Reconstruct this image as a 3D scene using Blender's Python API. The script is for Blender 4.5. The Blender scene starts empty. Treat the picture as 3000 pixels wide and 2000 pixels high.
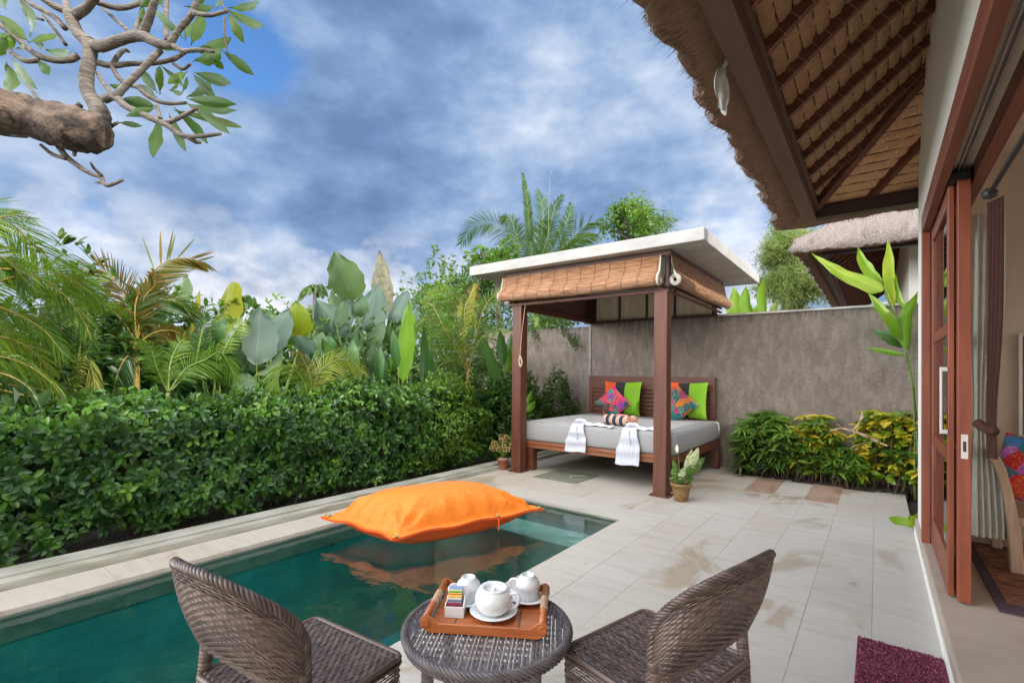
import bpy, math, random
import numpy as np
from math import sin, cos, pi, radians as R_
from mathutils import Vector, Matrix
random.seed(7); rng = np.random.default_rng(11)
SC = bpy.context.scene; COL = SC.collection
# ------------------------------------------------------------------ camera
F_PX, PX0, PY0 = 1403.0, 1500.0, 1078.4
ROLL, YAW, PITCH, HC = R_(.635), R_(37.34), R_(.675), 1.45
Fv = np.array([-sin(YAW)*cos(PITCH), cos(YAW)*cos(PITCH), sin(PITCH)])
Rv = np.array([cos(YAW), sin(YAW), 0.0]); Uv = np.cross(Rv, Fv)
XC = cos(ROLL)*Rv + sin(ROLL)*Uv; YC = -sin(ROLL)*Rv + cos(ROLL)*Uv
CAM = np.array([0, 0, HC])
def ray(x, y): return Fv + XC*(x-PX0)/F_PX - YC*(y-PY0)/F_PX
def at_z(x, y, z=0.0):
    d = ray(x, y); return CAM + d*((z-HC)/d[2])
def at_x(x, y, X):
    d = ray(x, y); return CAM + d*(X/d[0])
def at_y(x, y, Y):
    d = ray(x, y); return CAM + d*(Y/d[1])
def at_d(x, y, D): return CAM + ray(x, y)*D
cam_d = bpy.data.cameras.new('camera'); cam = bpy.data.objects.new('camera', cam_d); COL.objects.link(cam)
cam_d.sensor_width = 36.0; cam_d.lens = F_PX/3000*36; cam_d.shift_y = (PY0-1000)/3000; cam_d.clip_start = .05; cam_d.clip_end = 3000
M = Matrix.Identity(4)
for i in range(3):
    M[i][0] = XC[i]; M[i][1] = YC[i]; M[i][2] = -Fv[i]; M[i][3] = CAM[i]
cam.matrix_world = M; SC.camera = cam
# ------------------------------------------------------------------ mesh collector
class MB:
    def __init__(s): s.v = []; s.f = []; s.r = []; s.m = []; s.uv = []; s.n = 0
    def add(s, V, Fs, rnd=None, mi=0, uv=None):
        V = np.asarray(V, float).reshape(-1, 3); k = len(V)
        s.v.append(V)
        for q in Fs: s.f.append(tuple(int(i)+s.n for i in q))
        s.m += [mi]*len(Fs)
        r = np.full(k, random.random()) if rnd is None else (np.full(k, rnd) if np.isscalar(rnd) else np.asarray(rnd, float))
        s.r.append(r); s.uv.append(np.zeros((k, 2)) if uv is None else np.asarray(uv, float)); s.n += k
        return s
    def box(s, x0, x1, y0, y1, z0, z1, mi=0, rnd=None, T=None):
        V = np.array([(x, y, z) for z in (z0, z1) for y in (y0, y1) for x in (x0, x1)], float)
        if T is not None: V = V @ np.array(T)[:3, :3].T + np.array(T)[:3, 3]
        return s.add(V, [(0,2,3,1),(4,5,7,6),(0,1,5,4),(2,6,7,3),(0,4,6,2),(1,3,7,5)], rnd, mi)
    def beam(s, a, b, w, h, up=(0,0,1), mi=0, rnd=None):
        a = np.array(a, float); b = np.array(b, float); d = b-a; L = np.linalg.norm(d); d /= L
        sd = np.cross(d, up); sd /= np.linalg.norm(sd); u = np.cross(sd, d)
        V = [p + sd*w/2*i + u*h/2*j for p in (a, b) for j in (-1, 1) for i in (-1, 1)]
        return s.add(V, [(0,2,3,1),(4,5,7,6),(0,1,5,4),(2,6,7,3),(0,4,6,2),(1,3,7,5)], rnd, mi)
    def tube(s, P, r, n=8, mi=0, rnd=None, caps=True, wob=0):
        P = np.asarray(P, float); k = len(P); r = np.full(k, r) if np.isscalar(r) else np.asarray(r, float)
        T = np.gradient(P, axis=0); T /= np.maximum(np.linalg.norm(T, axis=1)[:, None], 1e-9)
        up = np.array([0, 0, 1.]) if abs(T[0][2]) < .9 else np.array([1., 0, 0])
        V = []; a = np.arange(n)*2*pi/n; uv = []
        N = np.cross(T[0], up); N /= np.linalg.norm(N); L = 0
        for i in range(k):
            N = N - T[i]*(N @ T[i]); N /= np.linalg.norm(N); B = np.cross(T[i], N)
            rr = r[i]*(1+wob*rng.normal(size=n)) if wob else r[i]*np.ones(n)
            V.append(P[i] + (np.cos(a)*rr)[:, None]*N + (np.sin(a)*rr)[:, None]*B)
            if i: L += np.linalg.norm(P[i]-P[i-1])
            uv += [(j/n, L) for j in range(n)]
        Fs = [(i*n+j, i*n+(j+1) % n, (i+1)*n+(j+1) % n, (i+1)*n+j) for i in range(k-1) for j in range(n)]
        if caps: Fs += [tuple(range(n))[::-1], tuple((k-1)*n+j for j in range(n))]
        return s.add(np.concatenate(V), Fs, rnd, mi, uv)
    def lathe(s, prof, c=(0,0,0), n=28, mi=0, rnd=None, T=None):
        a = np.arange(n)*2*pi/n
        V = np.array([(r*cos(t), r*sin(t), z) for r, z in prof for t in a])
        if T is not None: V = V @ np.array(T)[:3, :3].T + np.array(T)[:3, 3]
        V = V + np.array(c)
        k = len(prof)
        Fs = [(i*n+j, i*n+(j+1) % n, (i+1)*n+(j+1) % n, (i+1)*n+j) for i in range(k-1) for j in range(n)]
        return s.add(V, Fs, rnd, mi)
    def grid(s, G, mi=0, rnd=None, uv=None, flip=False):
        G = np.asarray(G, float); a, b = G.shape[:2]
        Fs = [(i*b+j, (i+1)*b+j, (i+1)*b+j+1, i*b+j+1) for i in range(a-1) for j in range(b-1)]
        if flip: Fs = [q[::-1] for q in Fs]
        return s.add(G.reshape(-1, 3), Fs, rnd, mi, None if uv is None else np.asarray(uv).reshape(-1, 2))
    def prism(s, poly, d, mi=0, rnd=None):
        P = np.asarray(poly, float); k = len(P); d = np.array(d, float)
        return s.add(np.concatenate([P, P+d]), [tuple(range(k))[::-1], tuple(range(k, 2*k))]+[(i, (i+1) % k, k+(i+1) % k, k+i) for i in range(k)], rnd, mi)
    def build(s, name, mats, parent=None, smooth=False, bevel=0, loc=None):
        me = bpy.data.meshes.new(name)
        if s.n:
            V = np.concatenate(s.v)
            me.vertices.add(len(V)); me.vertices.foreach_set('co', V.ravel().astype(np.float32))
            ln = np.array([len(q) for q in s.f], np.int32); st = np.concatenate([[0], np.cumsum(ln)[:-1]]).astype(np.int32)
            lv = np.concatenate([np.array(q, np.int32) for q in s.f]) if len(set(ln)) > 1 else np.array(s.f, np.int32).ravel()
            me.loops.add(len(lv)); me.loops.foreach_set('vertex_index', lv)
            me.polygons.add(len(ln)); me.polygons.foreach_set('loop_start', st); me.polygons.foreach_set('loop_total', ln)
            me.polygons.foreach_set('material_index', np.array(s.m, np.int32))
            me.polygons.foreach_set('use_smooth', np.full(len(ln), smooth))
            me.update(calc_edges=True)
            at = me.attributes.new('rnd', 'FLOAT', 'POINT'); at.data.foreach_set('value', np.concatenate(s.r).astype(np.float32))
            uvl = me.uv_layers.new(name='UVMap'); U = np.concatenate(s.uv)[lv]; uvl.data.foreach_set('uv', U.ravel().astype(np.float32))
            me.validate()
        for m in (mats if isinstance(mats, (list, tuple)) else [mats]): me.materials.append(m)
        o = bpy.data.objects.new(name, me); COL.objects.link(o)
        if parent is not None: o.parent = parent
        if loc is not None: o.location = loc
        if bevel:
            b = o.modifiers.new('bevel', 'BEVEL'); b.width = bevel; b.segments = 2; b.limit_method = 'ANGLE'; b.angle_limit = R_(50)
        return o
def tag(o, label=None, cat=None, group=None, kind=None):
    if label: o['label'] = label
    if cat: o['category'] = cat
    if group: o['group'] = group
    if kind: o['kind'] = kind
    return o
def thing(name, label, cat, loc=(0,0,0), rz=0, group=None):
    o = bpy.data.objects.new(name, None); COL.objects.link(o); o.location = loc; o.rotation_euler = (0, 0, rz)
    o.empty_display_size = .1
    return tag(o, label, cat, group)
def struct(o): o['kind'] = 'structure'; return o
def copy_tree(o, parent=None):
    c = o.copy(); COL.objects.link(c)
    if parent is not None: c.parent = parent
    for ch in list(o.children): copy_tree(ch, c)
    return c
def rotm(axis, a): return np.array(Matrix.Rotation(a, 3, Vector(axis)))
def spline(P, k=6):
    P = np.asarray(P, float)
    if len(P) < 3:
        t = np.linspace(0, 1, k+1)[:, None]; return P[0]*(1-t)+P[-1]*t
    Q = np.concatenate([[2*P[0]-P[1]], P, [2*P[-1]-P[-2]]]); out = []
    for i in range(1, len(Q)-2):
        for j in range(k):
            t = j/k; a, b, c, d = Q[i-1:i+3]
            out.append(.5*((2*b)+(-a+c)*t+(2*a-5*b+4*c-d)*t*t+(-a+3*b-3*c+d)*t**3))
    out.append(P[-1]); return np.array(out)
# ------------------------------------------------------------------ materials
def srgb(r, g, b): return tuple(((c/255)/12.92 if c <= 10 else ((c/255+.055)/1.055)**2.4) for c in (r, g, b))+(1,)
def mat(name):
    m = bpy.data.materials.new(name); m.use_nodes = True; nt = m.node_tree
    return m, nt, nt.nodes, nt.links, nt.nodes['Principled BSDF']
def N(nt, t, **kw):
    n = nt.nodes.new(t)
    for k, v in kw.items():
        if k in n.bl_rna.properties and not k[0].isupper(): setattr(n, k, v)
        else: n.inputs[k.replace('_', ' ')].default_value = v
    return n
def ramp(nt, fac, stops, interp='LINEAR'):
    n = nt.nodes.new('ShaderNodeValToRGB'); e = n.color_ramp.elements; n.color_ramp.interpolation = interp
    while len(e) > 1: e.remove(e[-1])
    e[0].position = stops[0][0]; e[0].color = stops[0][1]
    for p, c in stops[1:]: x = e.new(p); x.color = c
    nt.links.new(fac, n.inputs[0]); return n.outputs[0]
def coords(nt, scale=(1,1,1), kind='Object', rot=(0,0,0)):
    tc = nt.nodes.new('ShaderNodeTexCoord'); mp = nt.nodes.new('ShaderNodeMapping')
    mp.inputs['Scale'].default_value = scale; mp.inputs['Rotation'].default_value = rot
    nt.links.new(tc.outputs[kind], mp.inputs['Vector']); return mp.outputs[0]
def noise(nt, vec, s, det=4, rough=.55, dist=0, out='Fac'):
    n = nt.nodes.new('ShaderNodeTexNoise'); n.inputs['Scale'].default_value = s; n.inputs['Detail'].default_value = det
    n.inputs['Roughness'].default_value = rough; n.inputs['Distortion'].default_value = dist
    nt.links.new(vec, n.inputs['Vector']); return n.outputs[out]
def mixc(nt, fac, a, b, mode='MIX'):
    n = nt.nodes.new('ShaderNodeMix'); n.data_type = 'RGBA'; n.blend_type = mode
    for i, v in ((0, fac), (6, a), (7, b)):
        if isinstance(v, bpy.types.NodeSocket): nt.links.new(v, n.inputs[i])
        else: n.inputs[i].default_value = v
    return n.outputs[2]
def math_(nt, op, a, b=None, c=None):
    n = nt.nodes.new('ShaderNodeMath'); n.operation = op
    for i, v in enumerate((a, b, c)):
        if v is None: continue
        if isinstance(v, bpy.types.NodeSocket): nt.links.new(v, n.inputs[i])
        else: n.inputs[i].default_value = v
    return n.outputs[0]
def bump(nt, bsdf, h, strength=.3, dist=.01):
    n = nt.nodes.new('ShaderNodeBump'); n.inputs['Strength'].default_value = strength; n.inputs['Distance'].default_value = dist
    nt.links.new(h, n.inputs['Height']); nt.links.new(n.outputs[0], bsdf.inputs['Normal']); return n
def attr(nt, name='rnd'):
    n = nt.nodes.new('ShaderNodeAttribute'); n.attribute_name = name; return n.outputs['Fac']
def simple(name, ca, cb=None, rough=.6, scale=(1,1,1), ns=8, det=5, lo=.35, hi=.65, b=.2, bd=.005, bs=None, spec=.5, metal=0, use_rnd=0, kind='Object'):
    m, nt, nd, ln, p = mat(name); v = coords(nt, scale, kind)
    f = noise(nt, v, ns, det)
    c = ramp(nt, f, [(lo, ca), (hi, cb or ca)])
    if use_rnd:
        r = ramp(nt, attr(nt), [(0, (1-use_rnd,)*3+(1,)), (1, (1+use_rnd*.6,)*3+(1,))]); c = mixc(nt, 1.0, c, r, 'MULTIPLY')
    ln.new(c, p.inputs['Base Color']); p.inputs['Roughness'].default_value = rough; p.inputs['Metallic'].default_value = metal
    p.inputs['Specular IOR Level'].default_value = spec
    if b: bump(nt, p, noise(nt, v, bs or ns*3, 4), b, bd)
    return m
def leafmat(name, stops, rough=.38, trans=.35, back=None, tcol=None, nscale=3.0, vein=0):
    m, nt, nd, ln, p = mat(name)
    r = attr(nt); v = coords(nt)
    f = math_(nt, 'ADD', math_(nt, 'MULTIPLY', r, .7), math_(nt, 'MULTIPLY', noise(nt, v, nscale, 2), .6)); f = math_(nt, 'SUBTRACT', f, .15)
    c = ramp(nt, f, stops)
    if vein:
        un = nt.nodes.new('ShaderNodeUVMap'); sx = nt.nodes.new('ShaderNodeSeparateXYZ'); ln.new(un.outputs[0], sx.inputs[0])
        a_ = math_(nt, 'ABSOLUTE', sx.outputs[0])
        rib = ramp(nt, a_, [(.03, (1.35,1.3,1.15,1)), (.07, (1,1,1,1))])
        w_ = math_(nt, 'SINE', math_(nt, 'MULTIPLY', math_(nt, 'SUBTRACT', sx.outputs[1], math_(nt, 'MULTIPLY', a_, .22)), 150.0))
        c = mixc(nt, 1.0, mixc(nt, 1.0, c, rib, 'MULTIPLY'), ramp(nt, w_, [(0, (.88,.9,.88,1)), (.6, (1.04,1.04,1.04,1))]), 'MULTIPLY')
        ed = math_(nt, 'ADD', math_(nt, 'MULTIPLY', math_(nt, 'MAXIMUM', a_, math_(nt, 'MULTIPLY', math_(nt, 'SUBTRACT', sx.outputs[1], .5), 2.0)), .6), math_(nt, 'MULTIPLY', noise(nt, v, 9, 5, .6), .8))
        c = mixc(nt, ramp(nt, ed, [(1.0, (0,0,0,1)), (1.1, (.7,.7,.7,1))]), c, (.22,.14,.05,1))
        bump(nt, p, w_, .25, .004)
    if back is not None:
        g = nt.nodes.new('ShaderNodeNewGeometry'); c = mixc(nt, g.outputs['Backfacing'], c, back)
    ln.new(c, p.inputs['Base Color']); p.inputs['Roughness'].default_value = rough; p.inputs['Specular IOR Level'].default_value = .45
    t = nt.nodes.new('ShaderNodeBsdfTranslucent')
    tc = mixc(nt, .5, c, tcol or (.35, .5, .04, 1)); ln.new(tc, t.inputs['Color'])
    mx = nt.nodes.new('ShaderNodeMixShader'); mx.inputs[0].default_value = trans
    ln.new(p.outputs[0], mx.inputs[1]); ln.new(t.outputs[0], mx.inputs[2]); ln.new(mx.outputs[0], nd['Material Output'].inputs[0])
    return m
def wood(name, a, b, rough=.42, axis=2, s=1.0):
    sc = [14, 14, 14]; sc[axis] = 1.1
    return simple(name, a, b, rough, tuple(x*s for x in sc), 1.6, 6, .3, .7, .15, .003, 5)
W_POST = wood('red_brown_timber', (.08,.022,.011,1), (.145,.046,.023,1), .55)
W_BED = wood('bed_timber', (.095,.027,.014,1), (.165,.055,.03,1), .4, 0)
W_RAIL = wood('bed_rail_timber', (.22,.075,.03,1), (.36,.14,.07,1), .4, 0)
W_DARK = wood('dark_timber_x', (.03,.013,.01,1), (.06,.028,.02,1), .55, 0)
W_DARKY = wood('dark_timber_y', (.08,.035,.024,1), (.14,.062,.042,1), .5, 1)
W_RAFT = wood('rafter_timber', (.09,.026,.015,1), (.18,.06,.034,1), .5, 0)
W_DOOR = wood('door_timber', (.14,.03,.011,1), (.25,.065,.025,1), .45, 2)
W_DOORY = wood('door_timber_y', (.13,.035,.018,1), (.22,.07,.038,1), .5, 1)
W_TRAY = wood('tray_timber', (.34,.085,.02,1), (.52,.17,.05,1), .3, 0, 2)
W_PALE = wood('weathered_teak', (.32,.2,.12,1), (.52,.36,.24,1), .65, 2, 1.2)
STEEL = simple('steel', (.5,.5,.5,1), (.6,.6,.6,1), .35, metal=.9, b=0)
BRASS = simple('brass', (.6,.42,.16,1), (.7,.5,.2,1), .3, metal=.9, b=0)
BLACK = simple('black_metal', (.02,.02,.02,1), (.03,.03,.03,1), .5, b=0)
ROPE = simple('rope', (.4,.33,.22,1), (.55,.46,.33,1), .9, ns=60)
def m_tiles():
    m, nt, nd, ln, p = mat('pale_stone_tile'); r = attr(nt); v = coords(nt)
    base = ramp(nt, r, [(0, (.43,.395,.345,1)), (.35, (.475,.432,.368,1)), (.6, (.47,.44,.385,1)), (.85, (.455,.395,.32,1)), (.965, (.44,.375,.3,1)), (.985, (.40,.28,.2,1)), (1, (.37,.25,.18,1))])
    v2 = coords(nt, (1, 6, 1)); vs = noise(nt, v2, 2.2, 8, .62, .4)
    c = mixc(nt, 1.0, base, ramp(nt, vs, [(.28, (.88,.86,.83,1)), (.5, (1,1,1,1)), (.75, (1.05,1.05,1.04,1))]), 'MULTIPLY')
    st = noise(nt, coords(nt, (1.3, .8, 1)), 1.15, 7, .62, .6)       # damp stains left on the stone
    c = mixc(nt, ramp(nt, st, [(.56, (0,0,0,1)), (.62, (.85,.85,.85,1)), (.72, (.5,.5,.5,1))]), c, mixc(nt, 1.0, c, (.76,.65,.52,1), 'MULTIPLY'))
    sp = noise(nt, v, 16, 3, .5, .3)
    c = mixc(nt, ramp(nt, sp, [(.70, (0,0,0,1)), (.76, (.55,.55,.55,1))]), c, mixc(nt, 1.0, c, (.6,.52,.45,1), 'MULTIPLY'))
    gr = noise(nt, coords(nt, (2, 26, 2)), 3, 4, .6, .5)
    c = mixc(nt, ramp(nt, gr, [(.6, (0,0,0,1)), (.72, (.4,.4,.4,1))]), c, mixc(nt, 1.0, c, (.75,.7,.66,1), 'MULTIPLY'))
    ln.new(c, p.inputs['Base Color'])
    ln.new(ramp(nt, st, [(.5, (.62,)*3+(1,)), (.62, (.42,)*3+(1,))]), p.inputs['Roughness'])
    bump(nt, p, noise(nt, v, 30, 5), .12, .003); return m
TILE = m_tiles()
GROUT = simple('grout', (.34,.30,.255,1), (.43,.38,.33,1), .9, ns=20)
KERB = simple('mossy_kerb_stone', (.27,.27,.21,1), (.42,.41,.36,1), .75, (2, 1, 6), 3, 6)
CEMENT = simple('cement_floor', (.36,.29,.225,1), (.44,.36,.29,1), .45, (1,1,1), 3, 7, b=.06)
def m_plaster():
    m, nt, nd, ln, p = mat('weathered_render'); v = coords(nt, (4, 4, 1.6)); v1 = coords(nt)
    f = noise(nt, v, 2.6, 8, .62, .2)
    c = ramp(nt, f, [(.3, (.165,.132,.108,1)), (.5, (.215,.176,.145,1)), (.72, (.30,.255,.215,1))])
    g = noise(nt, coords(nt, (14, 14, 22)), 1.5, 6, .75)
    c = mixc(nt, ramp(nt, g, [(.52, (0,0,0,1)), (.72, (.55,.55,.55,1))]), c, (.42,.37,.33,1))
    g2 = noise(nt, coords(nt, (12, 12, 14)), 1.4, 6, .75)
    c = mixc(nt, ramp(nt, g2, [(.55, (0,0,0,1)), (.75, (.6,.6,.6,1))]), c, (.13,.1,.085,1))
    sx = nt.nodes.new('ShaderNodeSeparateXYZ'); ln.new(v1, sx.inputs[0])
    top = math_(nt, 'SUBTRACT', sx.outputs[2], 2.12)                      # algae along the wall top
    st = math_(nt, 'ADD', math_(nt, 'MULTIPLY', top, 1.15), noise(nt, coords(nt, (9, 9, 1.3)), 1.6, 8, .7))
    c = mixc(nt, ramp(nt, st, [(.72, (0,0,0,1)), (.92, (.85,.85,.85,1))]), c, (.075,.068,.06,1))
    ln.new(c, p.inputs['Base Color']); p.inputs['Roughness'].default_value = .9
    bump(nt, p, noise(nt, coords(nt, (26,26,14)), 2, 6, .7), .5, .008); return m
PLASTER = m_plaster()
WHITE = simple('cream_wall_paint', (.74,.72,.65,1), (.8,.785,.72,1), .7, (1,1,1), 2.5, 5, b=.05)
INNER = simple('interior_wall_paint', (.62,.52,.42,1), (.68,.58,.48,1), .75, (1,1,1), 2, 3, b=.03)
SOFFIT = simple('soffit_paint', (.52,.43,.31,1), (.6,.5,.37,1), .7, ns=3, b=.03)
CONC = simple('painted_concrete_slab', (.36,.35,.33,1), (.47,.46,.435,1), .7, (1.5,1.5,3), 2.5, 8, .3, .7, .15, .004, 12)
SOIL = simple('dark_soil', (.018,.012,.009,1), (.06,.042,.03,1), .95, (1,1,1), 9, 8, b=.8, bd=.03)
def m_pool():
    m, nt, nd, ln, p = mat('green_pool_stone'); sp_ = nt.nodes.new('ShaderNodeSeparateXYZ'); ln_ = nt.links.new(coords(nt), sp_.inputs[0]); cb_ = nt.nodes.new('ShaderNodeCombineXYZ'); nt.links.new(math_(nt, 'ADD', sp_.outputs[0], sp_.outputs[1]), cb_.inputs[0]); nt.links.new(math_(nt, 'ADD', sp_.outputs[2], math_(nt, 'MULTIPLY', sp_.outputs[0], .0)), cb_.inputs[1]); v = cb_.outputs[0]
    br = nt.nodes.new('ShaderNodeTexBrick'); ln.new(v, br.inputs['Vector'])
    br.inputs['Scale'].default_value = 1; br.inputs['Brick Width'].default_value = .3; br.inputs['Row Height'].default_value = .15; br.inputs['Mortar Size'].default_value = .004
    br.inputs['Color1'].default_value = (.045,.34,.33,1); br.inputs['Color2'].default_value = (.052,.36,.345,1); br.inputs['Mortar'].default_value = (.038,.29,.275,1); br.offset = .5
    f = noise(nt, v, 3, 6, .6)
    c = mixc(nt, 1.0, br.outputs[0], ramp(nt, f, [(.3, (.7,.75,.8,1)), (.7, (1.25,1.2,1.15,1))]), 'MULTIPLY')
    ln.new(c, p.inputs['Base Color']); p.inputs['Roughness'].default_value = .6; return m
POOL = m_pool()
LEDGE = simple('pale_ledge_stone', (.36,.42,.36,1), (.46,.52,.44,1), .6, ns=4)
WTILE = simple('waterline_tile', (.22,.24,.19,1), (.33,.34,.28,1), .5, (4,4,8), 2, 6)
def m_water():
    m, nt, nd, ln, p = mat('pool_water'); v = coords(nt)
    g = nt.nodes.new('ShaderNodeBsdfGlossy'); g.inputs['Roughness'].default_value = .0; g.inputs['Color'].default_value = (1,1,1,1)
    t = nt.nodes.new('ShaderNodeBsdfTransparent'); t.inputs['Color'].default_value = (.52,.78,.76,1)
    fr = nt.nodes.new('ShaderNodeFresnel'); fr.inputs['IOR'].default_value = 1.33
    b = nt.nodes.new('ShaderNodeBump'); b.inputs['Strength'].default_value = .13; b.inputs['Distance'].default_value = .05
    ln.new(noise(nt, coords(nt, (1, 1.4, 1)), 3.4, 4, .5, .6), b.inputs['Height'])
    ln.new(b.outputs[0], g.inputs['Normal']); ln.new(b.outputs[0], fr.inputs['Normal'])
    mx = nt.nodes.new('ShaderNodeMixShader'); ln.new(math_(nt, 'MULTIPLY', fr.outputs[0], 1.15), mx.inputs[0]); ln.new(t.outputs[0], mx.inputs[1]); ln.new(g.outputs[0], mx.inputs[2])
    ln.new(mx.outputs[0], nd['Material Output'].inputs[0]); return m
WATER = m_water()
def m_thatch(name, a, b, sc, bs=1.0):
    m, nt, nd, ln, p = mat(name); v = coords(nt, sc)
    f = noise(nt, v, 2.0, 7, .7, .1); c = ramp(nt, f, [(.28, a), (.7, b)])
    c = mixc(nt, 1.0, c, ramp(nt, attr(nt), [(0, (.7,.7,.7,1)), (1, (1.25,1.22,1.2,1))]), 'MULTIPLY')
    ln.new(c, p.inputs['Base Color']); p.inputs['Roughness'].default_value = .9; p.inputs['Specular IOR Level'].default_value = .1
    bump(nt, p, f, bs, .02); return m
THX = m_thatch('thatch_under_x', (.14,.075,.05,1), (.46,.28,.19,1), (7, 60, 7))
THY = m_thatch('thatch_under_y', (.17,.095,.06,1), (.46,.29,.19,1), (60, 7, 7))
THIN = m_thatch('thatch_bundle', (.52,.26,.125,1), (.93,.59,.33,1), (10, 55, 14))
THINY = m_thatch('thatch_bundle_y', (.52,.26,.125,1), (.93,.59,.33,1), (55, 10, 14))
THOUT = m_thatch('thatch_outer', (.05,.042,.038,1), (.36,.31,.28,1), (24, 24, 24))
STRAW = simple('straw', (.1,.065,.05,1), (.3,.21,.16,1), .9, ns=20, b=0, use_rnd=.5, spec=.1)
def m_blind():
    m, nt, nd, ln, p = mat('bamboo_blind'); uvn = nt.nodes.new('ShaderNodeUVMap'); sx = nt.nodes.new('ShaderNodeSeparateXYZ'); ln.new(uvn.outputs[0], sx.inputs[0])
    u, v = sx.outputs[0], sx.outputs[1]
    w = math_(nt, 'ABSOLUTE', math_(nt, 'SINE', math_(nt, 'MULTIPLY', v, pi/.016)))
    mp = nt.nodes.new('ShaderNodeMapping'); mp.inputs['Scale'].default_value = (3.5, 90, 1); ln.new(uvn.outputs[0], mp.inputs[0])
    f = noise(nt, mp.outputs[0], 1.6, 5, .65)
    c = ramp(nt, f, [(.3, (.26,.11,.05,1)), (.48, (.46,.23,.11,1)), (.64, (.66,.42,.24,1)), (.8, (.82,.62,.42,1))])
    mp2 = nt.nodes.new('ShaderNodeMapping'); mp2.inputs['Scale'].default_value = (2.2, 26, 1); mp2.inputs['Rotation'].default_value = (0, 0, .03); ln.new(uvn.outputs[0], mp2.inputs[0])
    c = mixc(nt, 1.0, c, ramp(nt, noise(nt, mp2.outputs[0], 1.5, 5, .6), [(.3, (.5,.42,.36,1)), (.5, (.85,.8,.76,1)), (.7, (1.2,1.2,1.2,1))]), 'MULTIPLY')
    c = mixc(nt, 1.0, c, ramp(nt, w, [(0, (.3,.25,.22,1)), (.5, (1,1,1,1))]), 'MULTIPLY')
    # dark binding cords down the blind
    cu = math_(nt, 'ADD', math_(nt, 'DIVIDE', u, .21), math_(nt, 'MULTIPLY', noise(nt, mp.outputs[0], .35, 2), .25))
    fr = math_(nt, 'ABSOLUTE', math_(nt, 'SUBTRACT', math_(nt, 'FRACT', cu), .5))
    c = mixc(nt, ramp(nt, fr, [(.02, (.85,.85,.85,1)), (.035, (0,0,0,1))]), c, (.1,.03,.02,1))
    ln.new(c, p.inputs['Base Color']); p.inputs['Roughness'].default_value = .55
    bump(nt, p, w, .8, .008); return m
BLIND = m_blind()
CANVAS = simple('canvas_edge', (.5,.47,.4,1), (.6,.57,.5,1), .9, ns=30)
PANEL = simple('cream_board', (.5,.42,.3,1), (.62,.54,.42,1), .7, (3,3,1), 3, 5)
def m_fabric(name, a, b, s=40, rough=.85, wr=.25, wd=.02, ws=4):
    m, nt, nd, ln, p = mat(name); v = coords(nt)
    f = noise(nt, v, s, 4); ln.new(ramp(nt, f, [(.3, a), (.7, b)]), p.inputs['Base Color']); p.inputs['Roughness'].default_value = rough
    p.inputs['Specular IOR Level'].default_value = .25
    bump(nt, p, noise(nt, v, ws, 4, .5, .5), wr, wd); return m
MATTRESS = m_fabric('grey_mattress_canvas', (.30,.295,.295,1), (.34,.335,.335,1), 90)
TOWEL = m_fabric('white_cotton', (.50,.52,.58,1), (.56,.58,.64,1), 60, .9, .35, .01, 18)
SHEER = m_fabric('sheer_curtain_cloth', (.6,.57,.5,1), (.68,.65,.58,1), 50)
CURT = m_fabric('brown_curtain_cloth', (.035,.013,.01,1), (.06,.022,.016,1), 50)
ORANGE = None
def m_orange():
    m, nt, nd, ln, p = mat('orange_float_fabric'); v = coords(nt)
    f = noise(nt, v, 60, 2); ln.new(ramp(nt, f, [(.3, (.82,.19,.003,1)), (.7, (.88,.225,.004,1))]), p.inputs['Base Color'])
    p.inputs['Roughness'].default_value = .5; p.inputs['Sheen Weight'].default_value = .1
    bump(nt, p, noise(nt, coords(nt, (1,1,1)), 6, 7, .6, 1.4), .6, .03); return m
ORANGE = m_orange()
ORANGE_D = simple('orange_float_underside', (.75,.09,.01,1), (.8,.11,.012,1), .55, b=0)
PORC = simple('white_porcelain', (.72,.74,.74,1), (.76,.78,.78,1), .12, b=0)
WICK = None
def m_wicker(name, a, b, s):
    m, nt, nd, ln, p = mat(name)
    c = ramp(nt, attr(nt), [(0, a), (1, b)]); v = coords(nt)
    c = mixc(nt, 1.0, c, ramp(nt, noise(nt, v, 14, 4), [(.3, (.85,.85,.85,1)), (.7, (1.15,1.15,1.15,1))]), 'MULTIPLY')
    ln.new(c, p.inputs['Base Color']); p.inputs['Roughness'].default_value = s; return m
WICK = m_wicker('brown_rattan', (.06,.038,.029,1), (.15,.10,.078,1), .42)
WICKU = simple('weave_gap_shade', (.03,.02,.017,1), (.05,.035,.03,1), .8, ns=30, b=0)  # dark brown sheet behind the weave, shade put into its gaps
WICKT = m_wicker('dark_rattan', (.075,.062,.06,1), (.14,.12,.12,1), .4)
def m_mat():
    m, nt, nd, ln, p = mat('maroon_loop_mat'); v = coords(nt)
    f = noise(nt, v, 95, 3, .6)
    ln.new(ramp(nt, f, [(.35, (.07,.01,.022,1)), (.5, (.2,.035,.07,1)), (.66, (.42,.12,.19,1))]), p.inputs['Base Color']); p.inputs['Roughness'].default_value = .9
    bump(nt, p, f, 1, .01); return m
MATM = m_mat()
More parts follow.
